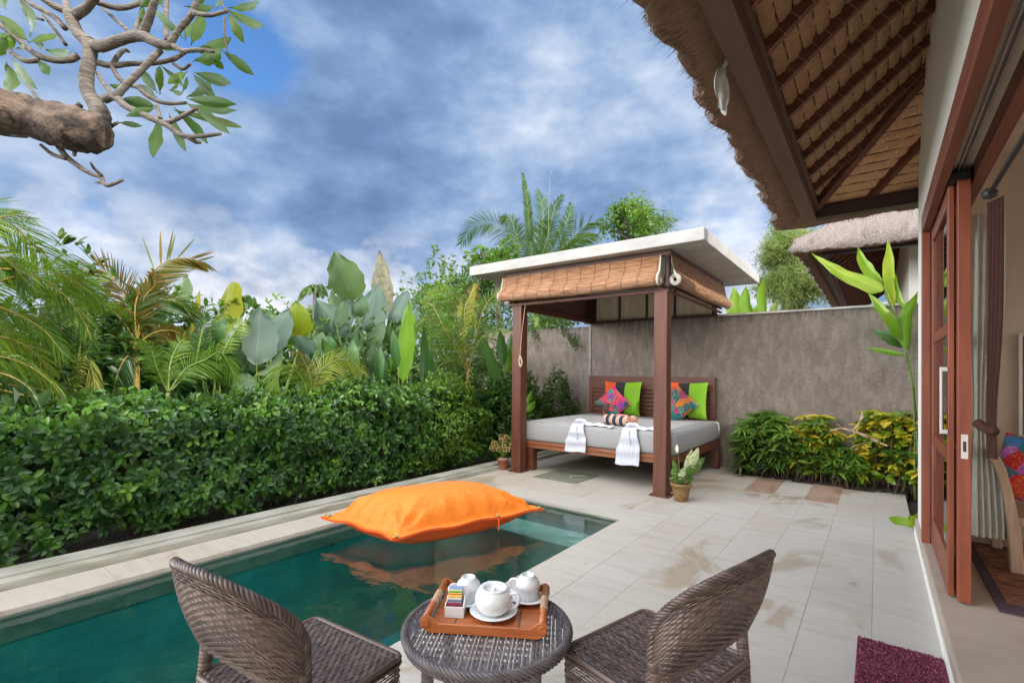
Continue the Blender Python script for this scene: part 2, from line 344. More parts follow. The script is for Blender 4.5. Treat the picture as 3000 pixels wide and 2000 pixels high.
def m_patch(name, cols, s):
    m, nt, nd, ln, p = mat(name); v = coords(nt)
    vo = nt.nodes.new('ShaderNodeTexVoronoi'); vo.inputs['Scale'].default_value = s; ln.new(v, vo.inputs['Vector'])
    sx = nt.nodes.new('ShaderNodeSeparateColor'); ln.new(vo.outputs['Color'], sx.inputs[0])
    k = len(cols); c = ramp(nt, sx.outputs[0], [(i/k, q) for i, q in enumerate(cols)], 'CONSTANT')
    v2 = nt.nodes.new('ShaderNodeTexVoronoi'); v2.inputs['Scale'].default_value = s*7; ln.new(v, v2.inputs['Vector'])
    d = ramp(nt, v2.outputs['Distance'], [(.28, (1,1,1,1)), (.36, (0,0,0,1))])
    c2 = ramp(nt, sx.outputs[1], [(0, (.8,.28,.05,1)), (.3, (.03,.22,.2,1)), (.55, (.6,.05,.15,1)), (.8, (.75,.6,.4,1))], 'CONSTANT')
    c = mixc(nt, math_(nt, 'MULTIPLY', d, .8), c, c2)
    ln.new(c, p.inputs['Base Color']); p.inputs['Roughness'].default_value = .85; return m
PATCH1 = m_patch('patchwork_purple', [(.2,.03,.25,1), (.42,.02,.1,1), (.01,.14,.13,1), (.5,.04,.06,1), (.02,.03,.05,1)], 9)
PATCH2 = m_patch('patchwork_teal', [(.01,.12,.13,1), (.5,.16,.02,1), (.02,.07,.1,1), (.3,.03,.1,1), (.02,.14,.12,1)], 9)
PATCH3 = m_patch('patchwork_red', [(.6,.02,.02,1), (.02,.2,.4,1), (.5,.1,.4,1), (.02,.14,.16,1), (.65,.05,.02,1)], 10)
def m_stripes3():
    m, nt, nd, ln, p = mat('orange_black_green_cloth'); tc = nt.nodes.new('ShaderNodeTexCoord'); sx = nt.nodes.new('ShaderNodeSeparateXYZ')
    ln.new(tc.outputs['Object'], sx.inputs[0]); u = math_(nt, 'ADD', math_(nt, 'DIVIDE', sx.outputs[0], .56), .5)
    ln.new(ramp(nt, u, [(0, (.72,.085,.005,1)), (.30, (.012,.012,.014,1)), (.62, (.15,.35,.006,1))], 'CONSTANT'), p.inputs['Base Color']); p.inputs['Roughness'].default_value = .8
    bump(nt, p, noise(nt, coords(nt), 9, 3), .3, .01); return m
STRIPE3 = m_stripes3()
def m_rollt():
    m, nt, nd, ln, p = mat('striped_throw'); tc = nt.nodes.new('ShaderNodeTexCoord'); sx = nt.nodes.new('ShaderNodeSeparateXYZ')
    ln.new(tc.outputs['Object'], sx.inputs[0]); u = math_(nt, 'FRACT', math_(nt, 'MULTIPLY', math_(nt, 'ADD', sx.outputs[0], .5), 8.6))
    c = ramp(nt, u, [(0, (.02,.025,.05,1)), (.5, (.5,.32,.22,1)), (.9, (.5,.45,.42,1))], 'CONSTANT')
    ln.new(c, p.inputs['Base Color']); p.inputs['Roughness'].default_value = .9; return m
THROW = m_rollt()
RUG = simple('woven_rug', (.07,.02,.012,1), (.34,.13,.06,1), .9, (6, 30, 1), 3, 5, .4, .6)
RUGB = simple('rug_border', (.045,.025,.035,1), (.06,.035,.045,1), .9, ns=30)
TERRA = simple('terracotta', (.24,.07,.035,1), (.36,.13,.07,1), .6, ns=14)
OLIVEPOT = simple('olive_glazed_pot', (.15,.085,.025,1), (.26,.15,.055,1), .5, (3,3,8), 4, 6)
PEBBLE = simple('white_pebble', (.6,.5,.45,1), (.75,.68,.62,1), .7, ns=20, use_rnd=.3)
LIDG = simple('green_cast_lid', (.17,.18,.13,1), (.22,.23,.17,1), .6, ns=12)
BARK = simple('pale_bark', (.05,.04,.033,1), (.21,.18,.15,1), .85, (3, 3, 14), 3.5, 7, .3, .7, .6, .012)
BARKD = simple('rough_trunk_bark', (.028,.02,.016,1), (.17,.12,.09,1), .9, (1,1,1), 9, 8, .38, .62, .9, .03)
STEM = simple('green_stem', (.1,.16,.03,1), (.2,.27,.06,1), .5, (2,2,10), 4, 4)
STEMY = simple('yellow_palm_stem', (.28,.22,.04,1), (.42,.3,.07,1), .5, (2,2,10), 4, 4)
TWIG = simple('brown_twig', (.07,.04,.022,1), (.15,.09,.05,1), .85, ns=12)
GLASS = None
def m_glass():
    m, nt, nd, ln, p = mat('door_glass')
    g = nt.nodes.new('ShaderNodeBsdfGlossy'); g.inputs['Roughness'].default_value = .0
    t = nt.nodes.new('ShaderNodeBsdfTransparent'); t.inputs['Color'].default_value = (.9,.93,.92,1)
    fr = nt.nodes.new('ShaderNodeFresnel'); fr.inputs['IOR'].default_value = 1.5
    mx = nt.nodes.new('ShaderNodeMixShader'); ln.new(fr.outputs[0], mx.inputs[0]); ln.new(t.outputs[0], mx.inputs[1]); ln.new(g.outputs[0], mx.inputs[2])
    ln.new(mx.outputs[0], nd['Material Output'].inputs[0]); return m
GLASS = m_glass()
# ------------------------------------------------------------------ sky and light
def unit_(a): return a/np.linalg.norm(a)
SUN_EL, SUN_AZ = R_(34), math.atan2(.08, 1)     # direction towards the sun (x, y)
sd = np.array([cos(SUN_EL)*cos(SUN_AZ), cos(SUN_EL)*sin(SUN_AZ), sin(SUN_EL)])
L = bpy.data.lights.new('sun', 'SUN'); L.energy = 2.4; L.angle = R_(.6); L.color = (1, .95, .86)
so = bpy.data.objects.new('sun', L); COL.objects.link(so); so.rotation_euler = Vector(sd).to_track_quat('Z', 'Y').to_euler()
wd = bpy.data.worlds.new('World'); SC.world = wd; wd.use_nodes = True; nt = wd.node_tree; ln = nt.links
bg = nt.nodes['Background']
sky = nt.nodes.new('ShaderNodeTexSky'); sky.sky_type = 'NISHITA'; sky.sun_disc = False; sky.sun_elevation = SUN_EL
sky.sun_rotation = math.atan2(sd[0], sd[1]); sky.air_density = 1.3; sky.dust_density = .6; sky.ozone_density = 2.5
tc = nt.nodes.new('ShaderNodeTexCoord'); D = tc.outputs['Generated']
sxy = nt.nodes.new('ShaderNodeSeparateXYZ'); ln.new(D, sxy.inputs[0]); el = sxy.outputs[2]
# cloud layer: directions projected on a plane overhead, so clouds flatten towards the horizon
inv = math_(nt, 'DIVIDE', 1.0, math_(nt, 'ADD', math_(nt, 'MAXIMUM', el, 0.0), .32))
cv = nt.nodes.new('ShaderNodeCombineXYZ')
ln.new(math_(nt, 'MULTIPLY', sxy.outputs[0], inv), cv.inputs[0]); ln.new(math_(nt, 'MULTIPLY', sxy.outputs[1], inv), cv.inputs[1]); ln.new(math_(nt, 'MULTIPLY', el, 1.6), cv.inputs[2])
vs_ = nt.nodes.new('ShaderNodeMapping'); vs_.inputs['Scale'].default_value = (1, 1, 1.9); ln.new(D, vs_.inputs[0])
n1 = noise(nt, vs_.outputs[0], 2.1, 5, .48, .0)
n2 = noise(nt, vs_.outputs[0], 5.2, 7, .52, .25)
n3 = noise(nt, vs_.outputs[0], 14.0, 5, .55, .0)
def lobe(x, y, w, g=1.0):      # a patch of cloud (or clear sky) round one direction
    d = ray(x, y); d = d/np.linalg.norm(d)
    vm = nt.nodes.new('ShaderNodeVectorMath'); vm.operation = 'DOT_PRODUCT'; ln.new(D, vm.inputs[0]); vm.inputs[1].default_value = d
    a = math_(nt, 'SUBTRACT', 1.0, vm.outputs['Value']); e = math_(nt, 'POWER', 2.718, math_(nt, 'MULTIPLY', a, -1/(w*w*.5)))
    return math_(nt, 'MULTIPLY', e, g)
def total(*t):
    s = t[0]
    for q in t[1:]: s = math_(nt, 'ADD', s, q)
    return s
def cen(n, k): return math_(nt, 'MULTIPLY', math_(nt, 'SUBTRACT', n, .5), k)
cover = total(math_(nt, 'ADD', 1.05, cen(n1, 1.2)), cen(n2, 1.0), cen(n3, .3), lobe(770, 190, .08, -.6), lobe(660, 10, .12, -.5), lobe(280, 60, .12, -.3), lobe(520, 260, .08, -.25), lobe(2180, 620, .17, -.62), lobe(1930, 640, .08, -.22), lobe(1800, 300, .4, .3), lobe(1200, 300, .3, .3),
    lobe(1440, 690, .10, -.45), lobe(1110, 410, .035, -.5), lobe(1290, 740, .10, -.4), lobe(250, 760, .07, -.5), lobe(1060, 720, .05, -.35), lobe(820, 650, .05, -.2))
cf = ramp(nt, cover, [(.30, (0,0,0,1)), (.52, (.6,.6,.6,1)), (.8, (1,1,1,1))])
shade = total(math_(nt, 'ADD', .52, cen(n1, .45)), cen(n2, .80), cen(n3, .42), lobe(1200, -20, .27, -.20), lobe(300, 620, .2, -.10), lobe(750, 620, .18, -.15), lobe(1080, 640, .16, -.18), lobe(1330, 600, .14, -.12), lobe(1750, 560, .2, -.06),
    lobe(1620, 160, .07, .22), lobe(1450, 400, .16, .10), lobe(1900, 330, .3, .08), lobe(2200, 560, .16, .04), lobe(1000, 520, .07, .14), lobe(850, 90, .07, .12), lobe(1500, 60, .3, .05), lobe(880, 850, .11, .2), lobe(300, 760, .14, .14), lobe(1240, 860, .1, .14), lobe(370, 730, .08, .12), lobe(600, 850, .1, .08), lobe(840, 710, .03, .25), lobe(120, 420, .2, .08), lobe(2160, 740, .07, .4), lobe(600, 900, .2, .15))
# puffy cumulus with firmer edges standing low over the horizon
vq = nt.nodes.new('ShaderNodeMapping'); vq.inputs['Scale'].default_value = (1, 1, 1.5); ln.new(D, vq.inputs[0])
q1 = noise(nt, vq.outputs[0], 6.5, 8, .55, .15); q2 = noise(nt, vq.outputs[0], 17.0, 6, .55, 0)
cum = total(q1, cen(q2, .18), lobe(880, 850, .13, .16), lobe(1240, 850, .12, .14), lobe(370, 735, .08, .2), lobe(840, 715, .03, .14), lobe(2170, 770, .10, .18), lobe(620, 900, .14, .06))
band = ramp(nt, el, [(.02, (1,1,1,1)), (.16, (1,1,1,1)), (.30, (0,0,0,1))])
cumf = math_(nt, 'MULTIPLY', ramp(nt, cum, [(.56, (0,0,0,1)), (.61, (.75,.75,.75,1)), (.72, (1,1,1,1))]), band)
cumc = ramp(nt, math_(nt, 'ADD', q2, cen(q1, .8)), [(.35, (.28,.33,.43,1)), (.55, (.47,.50,.58,1)), (.75, (.66,.67,.71,1))])
cc = ramp(nt, shade, [(.22, (.10,.165,.31,1)), (.40, (.15,.235,.40,1)), (.54, (.23,.32,.48,1)), (.68, (.36,.43,.56,1)), (.88, (.60,.63,.70,1))])
SKY_S = .10
skyc = mixc(nt, 1.0, sky.outputs[0], (SKY_S*.62, SKY_S*.92, SKY_S*1.28, 1), 'MULTIPLY')
c = mixc(nt, cumf, mixc(nt, cf, skyc, cc), cumc)
# sky brightened overhead and behind the camera, an added fill for patio and eave
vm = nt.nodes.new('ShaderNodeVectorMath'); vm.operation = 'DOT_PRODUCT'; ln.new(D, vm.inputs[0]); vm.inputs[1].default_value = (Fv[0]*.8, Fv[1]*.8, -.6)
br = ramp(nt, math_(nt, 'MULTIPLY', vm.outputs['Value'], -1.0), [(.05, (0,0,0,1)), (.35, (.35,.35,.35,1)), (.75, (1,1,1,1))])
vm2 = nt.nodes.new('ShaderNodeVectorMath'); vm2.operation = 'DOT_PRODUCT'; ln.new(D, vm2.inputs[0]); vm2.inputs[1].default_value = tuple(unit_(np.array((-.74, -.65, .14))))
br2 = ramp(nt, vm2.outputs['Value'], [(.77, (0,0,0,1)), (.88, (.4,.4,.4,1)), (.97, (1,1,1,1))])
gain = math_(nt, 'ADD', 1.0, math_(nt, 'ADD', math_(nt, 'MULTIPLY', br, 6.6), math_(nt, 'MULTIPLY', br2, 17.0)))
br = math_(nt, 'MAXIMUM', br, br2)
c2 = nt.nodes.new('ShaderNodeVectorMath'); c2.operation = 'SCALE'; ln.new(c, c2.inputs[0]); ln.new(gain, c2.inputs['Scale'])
hsv = nt.nodes.new('ShaderNodeMix'); hsv.data_type = 'RGBA'
bw = nt.nodes.new('ShaderNodeRGBToBW'); ln.new(c2.outputs[0], bw.inputs[0])
warm = mixc(nt, 1.0, (1.09, 1.0, .87, 1), bw.outputs[0], 'MULTIPLY')
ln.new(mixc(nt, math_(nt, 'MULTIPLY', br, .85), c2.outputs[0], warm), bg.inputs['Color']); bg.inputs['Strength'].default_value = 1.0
SC.view_settings.view_transform = 'Standard'; SC.view_settings.look = 'None'; SC.view_settings.exposure = 0.65; SC.view_settings.gamma = 1
# ------------------------------------------------------------------ ground, pool, patio
PXL, PXR, PYF, PYN = -4.17, -2.03, 4.60, -2.2
g = MB()
for x0, x1, y0, y1 in ((-900, -4.5, -900, 900), (-2.05, 900, -900, 900), (-4.5, -2.05, 4.7, 900), (-4.5, -2.05, -900, -2.5)): g.box(x0, x1, y0, y1, -2.6, -.06)
struct(g.build('ground', SOIL))
p = MB(); p.box(PXL-.2, PXL, PYN-.2, PYF+.2, -1.5, -.052); p.box(PXR, PXR+.2, PYN-.2, PYF+.2, -1.5, -.052); p.box(PXL, PXR, PYF, PYF+.2, -1.5, -.052); p.box(PXL, PXR, PYN-.2, PYN, -1.5, -.052); p.box(PXL, PXR, PYN, PYF, -1.5, -1.38)
struct(p.build('pool_basin', POOL))
p = MB(); p.box(PXL+.01, PXR-.004, 3.98, 4.40, -1.37, -.19)
struct(p.build('pool_steps', LEDGE))
p = MB(); p.box(PXL+.002, PXR-.002, PYF-.006, PYF-.001, -.2, -.004); p.box(PXL+.001, PXL+.006, PYN, PYF-.007, -.2, -.004)
struct(p.build('pool_edge_tiles', WTILE))
WZ = -.05
w = MB(); w.add([(PXL, PYN, WZ), (PXR, PYN, WZ), (PXR, PYF, WZ), (PXL, PYF, WZ)], [(0,1,2,3)]); struct(w.build('water', WATER))
random.seed(3)
t = MB()
def tile(x0, x1, y0, y1, r=None, z=0.0):
    if x1-x0 < .04 or y1-y0 < .04: return
    t.box(x0+.0009, x1-.0009, y0+.0009, y1-.0009, z-.03, z+random.uniform(-.0008, .0008), rnd=random.choice([.2, .35, .45, .5, .55, .6, .7, .8])+random.uniform(-.04, .04) if r is None else r)
xs = [-1.69+.3333*i for i in range(7)]
for i in range(6):
    y = -2.3-.33*(i % 2)-.09*i
    y = 3.59-.69*12+(.33 if i % 2 == 0 else 0)-.0
    y -= .02*i
    x0, x1 = xs[i], xs[i+1]-.0
    if i == 5: x1 = .279
    while y < 7.55:
        y1 = y+.67; e = 7.62+.04*i
        r = None
        if i in (1, 3) and y1 > 7.3: r = 1.0
        if y1 > e: y1 = e
        if y > -3: tile(x0, x1, y, y1, r)
        y += .67
y = -2.3
while y < 5.2:                                     # coping beside the pool
    tile(PXR-.025, -1.69, y, y+.66, random.choice([.3, .45, .5, .2, .1])); y += .66
x = -4.53
while x < -1.75:                                   # far coping and the paving under the pavilion
    tile(x, min(x+.66, -1.69), PYF-.02, PYF+.34, random.choice([.3, .45, .5])); x += .66
for j in range(5):
    y0 = 4.94+.66*j; y1 = min(y0+.66, 8.19)
    x = -4.79-.33*(j % 2)
    while x < -1.70:
        x1 = min(x+.66, -1.69)
        if not (-3.9 < x+.3 < -3.1 and 5.3 < y0+.3 < 6.3): tile(max(x, -4.79), x1, y0, y1)
        else: tile(max(x, -4.79), x1, y0, y1, .5)
        x += .66
tile(-1.69, -.95, 7.63, 8.19)
y = -2.3
while y < PYF+.3:                                  # long left coping
    tile(-4.52, PXL+.02, y, min(y+.66, PYF+.34), random.choice([.3, .3, .45, .75, .5, .2])); y += .66
struct(t.build('patio_tiles', TILE))
gr = MB(); gr.box(-1.72, .279, -3, 7.66, -.05, -.006); gr.box(-4.8, -1.722, PYF+.004, 8.19, -.05, -.006); gr.box(-4.53, PXL-.004, -2.4, PYF, -.05, -.006); gr.box(PXR+.004, -1.722, -2.4, PYF, -.05, -.006)
struct(gr.build('patio_bed', GROUT))
k = MB(); k.box(-4.80, -4.535, -3, 8.15, -.055, .055); k.box(-4.80, -4.62, -3, 8.15, .055, .075)
tag(k.build('planter_kerb', KERB, bevel=.006), 'long grey green mossy stone kerb between pool and hedge', 'kerb')
h = thing('drain_cover', 'square olive green inset cover with a bar handle in the paving before the daybed', 'drain cover')
q = MB(); q.box(-3.86, -3.18, 5.58, 6.26, .0015, .008); q.build('lid', LIDG, h)
q = MB(); q.tube(spline([(-3.42, 5.86, .008), (-3.40, 5.88, .03), (-3.28, 5.97, .03), (-3.26, 5.99, .008)], 5), .008); q.build('handle', STEEL, h)
# garden bed beyond the patio is bare soil; the ground sheet shows there
b = MB()
G = []
for i in range(40):
    G.append([(-1.68+i*.05*1.0 if i < 39 else .3, y, -.045+.05*min(1, (y-7.6)/.2)+random.uniform(0, .03)) for y in np.linspace(7.6, 8.2, 14)])
b.grid(G); struct(b.build('bed_soil', SOIL, smooth=True))
# ------------------------------------------------------------------ boundary wall
wl = thing('boundary_wall', 'tall weathered grey brown rendered wall behind the daybed with a black stained top', 'wall')
q = MB(); q.box(-4.37, 2.6, 8.20, 8.38, -.2, 2.42); q.build('wall_face', PLASTER, wl)
q = MB(); q.box(1.6, 1.78, 5.9, 8.19, -.2, 3.3); q.build('wall_face', PLASTER, wl)  # unseen side wall, added to keep the sun off daybed and floor
q = MB(); q.box(-7.2, -4.372, 8.42, 8.58, -.2, 2.40); q.build('wall_face', PLASTER, wl)
q = MB(); q.box(-4.405, -4.352, 8.188, 8.36, -.1, 2.415); q.build('corner_edge', simple('pale_corner_strip', (.22,.19,.165,1), (.38,.35,.31,1), .85, (6,6,6), 3, 6), wl)  # paler strip down the wall corner
q = MB(); q.box(-4.41, 2.62, 8.185, 8.40, 2.422, 2.45); q.build('coping', simple('wall_coping', (.4,.38,.34,1), (.62,.6,.56,1), .8, ns=7), wl)
# ------------------------------------------------------------------ pavilion
pv = thing('pavilion', 'flat roofed garden pavilion with red brown posts and rolled bamboo blinds beside the pool', 'pavilion')
def post(x, y, z1=2.46, flange=True):
    q = MB(); q.box(x-.08, x+.08, y-.08, y+.08, .012, z1); o = q.build('post', W_POST, pv, bevel=.005)
    if flange:
        f = MB(); f.box(x-.115, x+.115, y-.115, y+.115, 0.0015, .018); f.build('base_plate', W_POST, o, bevel=.003)
post(-2.075, 5.735); post(-4.26, 5.77); 
q = MB(); q.box(-5.05, -1.53, 5.5, 8.62, 2.965, 3.11); q.box(-4.98, -1.6, 5.57, 8.55, 3.111, 3.125); q.build('roof_slab', CONC, pv, bevel=.008)
def beam_(x0, x1, y0, y1, z0, z1, m=W_POST, nm='beam'):
    q = MB(); q.box(x0, x1, y0, y1, z0, z1); return q.build(nm, m, pv, bevel=.003)
beam_(-4.42, -1.99, 5.69, 5.75, 2.462, 2.50); beam_(-4.42, -1.99, 5.70, 5.74, 2.53, 2.565)
beam_(-2.03, -1.99, 5.752, 8.18, 2.462, 2.49); beam_(-2.03, -1.99, 5.752, 8.18, 2.53, 2.56)
beam_(-4.36, -4.32, 5.80, 8.18, 2.42, 2.50)
beam_(-4.46, -1.96, 5.67, 5.76, 2.90, 2.963, W_DARKY); beam_(-2.04, -1.97, 5.762, 8.18, 2.90, 2.963, W_DARKY); beam_(-4.46, -4.36, 5.762, 8.18, 2.90, 2.963, W_DARKY)
q = MB(); q.lathe([(.0, 0), (.06, 0), (.06, .05), (.045, .07), (.05, .12), (.035, .2), (.03, .38), (.05, .4), (0, .4)], (-2.01, 5.72, 2.5), 16); q.build('corner_spindle', W_DARK, pv, smooth=True)
# back panels above the wall
q = MB(); q.box(-4.2, -2.05, 8.10, 8.115, 2.452, 2.90); q.build('back_panel', PANEL, pv)
for x in (-4.21, -3.72, -3.21, -2.72, -2.1):
    q = MB(); q.box(x-.015, x+.015, 8.06, 8.098, 2.452, 2.90); q.build('panel_bar', W_DARK, pv)
beam_(-4.22, -2.04, 8.05, 8.12, 2.41, 2.45, W_DARK)
beam_(-4.44, -4.212, 8.06, 8.12, 2.41, 2.90, W_DARK, 'corner_board')
beam_(-4.44, -4.37, 5.9, 8.05, 2.505, 2.89, W_DARKY, 'side_board')
def blind(name, A, B, out, zt=2.90, zb=2.60, r=.075, lab=None):
    A = np.array(A, float); B = np.array(B, float); out = np.array(out, float); Lh = np.linalg.norm(B-A)
    prof = [(0, zt), (.008, zt-.06), (.02, zt-.12), (.035, zt-.18)]
    c = (.055, zb)
    prof += [(c[0]+r*sin(a)*.95, c[1]+r*cos(a)) for a in np.linspace(.2, 2*pi-.9, 18)]
    ss = np.concatenate([[0], np.cumsum(np.linalg.norm(np.diff(np.array(prof), axis=0), axis=1))])
    us = np.linspace(0, 1, 40); G = []; U = []
    for u in us:
        sag = .006*sin(u*9)+.004*sin(u*23)
        G.append([tuple(A[:2]+(B-A)[:2]*u+out*(o+sag*(zt-z)*4)) + (z-.012*sin(pi*u)*(zt-z)/.3,) for o, z in prof]); U.append([(u*Lh, s) for s in ss])
    q = MB(); q.grid([[np.array(p) for p in row] for row in G], uv=U); o = q.build('blind', BLIND, pv, smooth=True)
    for P, s in ((A, -1), (B, 1)):
        e = MB()
        E_ = [np.array(tuple(P[:2]+out*(oo-.001))+(z,)) for oo, z in prof]
        ax = np.append((B-A)[:2]/Lh*s, 0)
        e.grid([E_, [p+ax*.018+np.array([0, 0, 0]) for p in E_]])
        e.grid([[p+ax*.0185 for p in E_], [p*.35+np.array(tuple(P[:2]+out*c[0])+(zb,))*.65+ax*.0185 for p in E_]])
        sp = [np.array(tuple(P[:2]+out*(c[0]+rr*sin(a)))+(zb+rr*cos(a),))+ax*.022 for a, rr in zip(np.linspace(0, 6*pi, 60), np.linspace(.02, r*.95, 60))]
        e.tube(sp, .004, 4)
        e.build('canvas_edge', CANVAS, o)
    return o
blind('front', (-4.50, 5.655), (-2.09, 5.655), (0, -1))
blind('right', (-1.965, 5.70), (-1.965, 8.2), (1, 0), zb=2.595, r=.07)
blind('left', (-4.46, 8.1), (-4.46, 5.80), (-1, 0), zb=2.6)
for i in range(9):
    pass
q = MB(); q.tube([(-4.10, 5.68, 2.46), (-4.14, 5.66, 2.1), (-4.165, 5.65, 1.72)], .005, 5); q.tube(spline([(-4.165, 5.65, 1.72), (-4.18, 5.65, 1.62), (-4.15, 5.65, 1.56), (-4.13, 5.65, 1.63), (-4.165, 5.65, 1.72)], 5), .012, 6); q.build('pull_cord', ROPE, pv)
# ------------------------------------------------------------------ daybed
bd = thing('daybed', 'wide low timber daybed with a thick grey mattress under the pavilion roof', 'daybed')
q = MB(); q.box(-4.30, -1.985, 5.92, 5.98, .345, .40); q.box(-4.30, -1.985, 5.90, 5.985, .405, .45); q.build('front_rail', W_RAIL, bd, bevel=.004)
q = MB(); q.box(-2.04, -1.985, 5.99, 8.07, .345, .45); q.build('side_rail', W_BED, bd, bevel=.004)
q = MB(); q.box(-4.30, -4.245, 5.99, 8.07, .345, .45); q.build('side_rail', W_BED, bd, bevel=.004)
q = MB()
for i in range(12): q.box(-4.24, -2.045, 6.0+i*.17, 6.1+i*.17, .425, .448)
q.build('slats', W_BED, bd)
for x, y in ((-4.19, 6.0), (-2.06, 6.03), (-2.04, 7.98), (-4.19, 7.98)):
    q = MB(); q.box(x-.07, x+.07, y-.06, y+.06, .001, .344); q.build('leg', W_BED, bd, bevel=.004)
# mattress: rounded slab
def rbox(x0, x1, y0, y1, z0, z1, r=.045, nz=6, puff=.01, step=.08):
    q = MB(); xs_ = np.linspace(x0, x1, max(8, int((x1-x0)/step))); ys_ = np.linspace(y0, y1, max(8, int((y1-y0)/step)))
    def inset(v, a, b):
        return a+(b-a)*(.5-.5*cos(pi*(v-a)/(b-a)))*.0+v
    per = []
    nx, ny = 26, 26
    for x in np.linspace(x0+r, x1-r, nx): per.append((x, y0, 0, -1))
    for a in np.linspace(-pi/2, 0, 5)[1:]: per.append((x1-r+r*cos(a), y0+r+r*sin(a), cos(a), sin(a)))
    for y in np.linspace(y0+r, y1-r, ny)[1:]: per.append((x1, y, 1, 0))
    for a in np.linspace(0, pi/2, 5)[1:]: per.append((x1-r+r*cos(a), y1-r+r*sin(a), cos(a), sin(a)))
    for x in np.linspace(x1-r, x0+r, nx)[1:]: per.append((x, y1, 0, 1))
    for a in np.linspace(pi/2, pi, 5)[1:]: per.append((x0+r+r*cos(a), y1-r+r*sin(a), cos(a), sin(a)))
    for y in np.linspace(y1-r, y0+r, ny)[1:]: per.append((x0, y, -1, 0))
    for a in np.linspace(pi, 1.5*pi, 5)[1:-1]: per.append((x0+r+r*cos(a), y0+r+r*sin(a), cos(a), sin(a)))
    prof = [(-r, z0)]+[(-r+r*sin(a), z0+r-r*cos(a)) for a in np.linspace(.3, pi/2, 4)]+[(puff, (z0+z1)/2)]+[(-r+r*cos(a), z1-r+r*sin(a)) for a in np.linspace(0, pi/2, 5)]
    cx, cy = (x0+x1)/2, (y0+y1)/2
    for t_ in (.9, .7, .4, 0.0): prof.append((None, t_))
    G = []
    for o, z in prof:
        row = []
        for x, y, nx_, ny_ in per:
            if o is None: bx, by = x-nx_*r, y-ny_*r; row.append((cx+(bx-cx)*z, cy+(by-cy)*z, z1+puff*(1-z)*1.4))
            else: row.append((x+nx_*o, y+ny_*o, z))
        row.append(row[0]); G.append(row)
    q.grid(G, flip=True); return q
rbox(-4.31, -1.975, 5.89, 8.06, .452, .735, .05, puff=.012).build('mattress', MATTRESS, bd, smooth=True)
hb = MB(); hb.box(-4.365, -2.08, 8.13, 8.185, .32, .55); hb.box(-4.365, -2.08, 8.13, 8.185, 1.20, 1.43)
for x in (-4.365, -2.16): hb.box(x, x+.085, 8.132, 8.183, .551, 1.199)
for i in range(9): hb.box(-4.279, -2.161, 8.14+.0, 8.175, .565+i*.071, .565+i*.071+.055)
hb.build('headboard', W_BED, bd, bevel=.003)
# cushions ---------------------------------------------------------------
def cushion(name, w, h, d, m, loc, rx, ry, rz, label, cat='cushion', group=None, trim=None):
    n = 22; G = []; H = []
    for i in range(n):
        a = -1+2*i/(n-1); r1 = []; r2 = []
        for j in range(n):
            b = -1+2*j/(n-1)
            t_ = max(0, (1-a**4)*(1-b**4))**.55; pin = 1-.07*(1-a*a)*abs(b)**3-.0; pin2 = 1-.07*(1-b*b)*abs(a)**3
            x = a*w/2*pin2; z = b*h/2*pin; y = d/2*t_*(1+.06*sin(5*a+3*b))
            r1.append((x, -y, z)); r2.append((x, y, z))
        G.append(r1); H.append(r2)
    q = MB(); q.grid(G); q.grid(H, flip=True)
    o = q.build(name, m, smooth=True, loc=loc); o.rotation_euler = (rx, ry, rz); return tag(o, label, cat, group)
gr_ = 'tri colour pillows on the daybed'
def cat_(x, y, Y): p_ = at_y(x, y, Y); return tuple(p_)
cushion('pillow', .68, .60, .17, STRIPE3, cat_(1822, 1166, 7.93), R_(-10), 0, R_(4), 'orange, black and green striped pillow behind the purple diamond cushion', 'pillow', gr_)
cushion('pillow', .68, .60, .17, STRIPE3, cat_(2008, 1172, 7.93), R_(-10), 0, R_(4), 'orange, black and green striped pillow partly hidden by the right post', 'pillow', gr_)
gr_ = 'patchwork diamond cushions on the daybed'
cushion('cushion', .45, .45, .15, PATCH1, cat_(1795, 1180, 7.72), R_(-17), R_(45), R_(8), 'purple and crimson patchwork cushion standing on its corner at the left of the daybed', 'cushion', gr_)
cushion('cushion', .47, .47, .15, PATCH2, cat_(1984, 1184, 7.72), R_(-17), R_(45), R_(8), 'teal and orange patchwork cushion standing on its corner half behind the right post', 'cushion', gr_)
# rolled throw
ROLLEND = simple('throw_red_end', (.3,.04,.03,1), (.6,.42,.3,1), .9, ns=40)
th = thing('rolled_throw', 'rolled striped throw in navy, cream and red lying in the middle of the mattress', 'throw', tuple(at_z(1817, 1243, .75)), R_(-12))
th.location[2] = .745
for dy, dz, L0 in ((-.075, .07, .40), (.07, .07, .40)):
    q = MB(); n = 24; P = [(x, dy, dz) for x in np.linspace(-L0/2, L0/2, 12)]; q.tube(P, .07, 18, caps=False)
    o = q.build('roll', THROW, th, smooth=True)
    for s in (-1, 1):
        e = MB(); e.tube([np.array((s*L0/2*.995, dy+rr*cos(a), dz+rr*sin(a))) for a, rr in zip(np.linspace(0, 7*pi, 70), np.linspace(.008, .066, 70))], .0075, 5)
        e.build('roll_end', ROLLEND, o)
q = MB(); q.grid([[(x, y, .142+.012*cos(y*20)-(.25*abs(x)**1.5)) for y in np.linspace(-.1, .09, 8)] for x in np.linspace(-.02, .14, 8)]); q.build('sash', simple('red_sash', (.5,.02,.02,1), (.55,.4,.35,1), .9, ns=25), th, smooth=True)
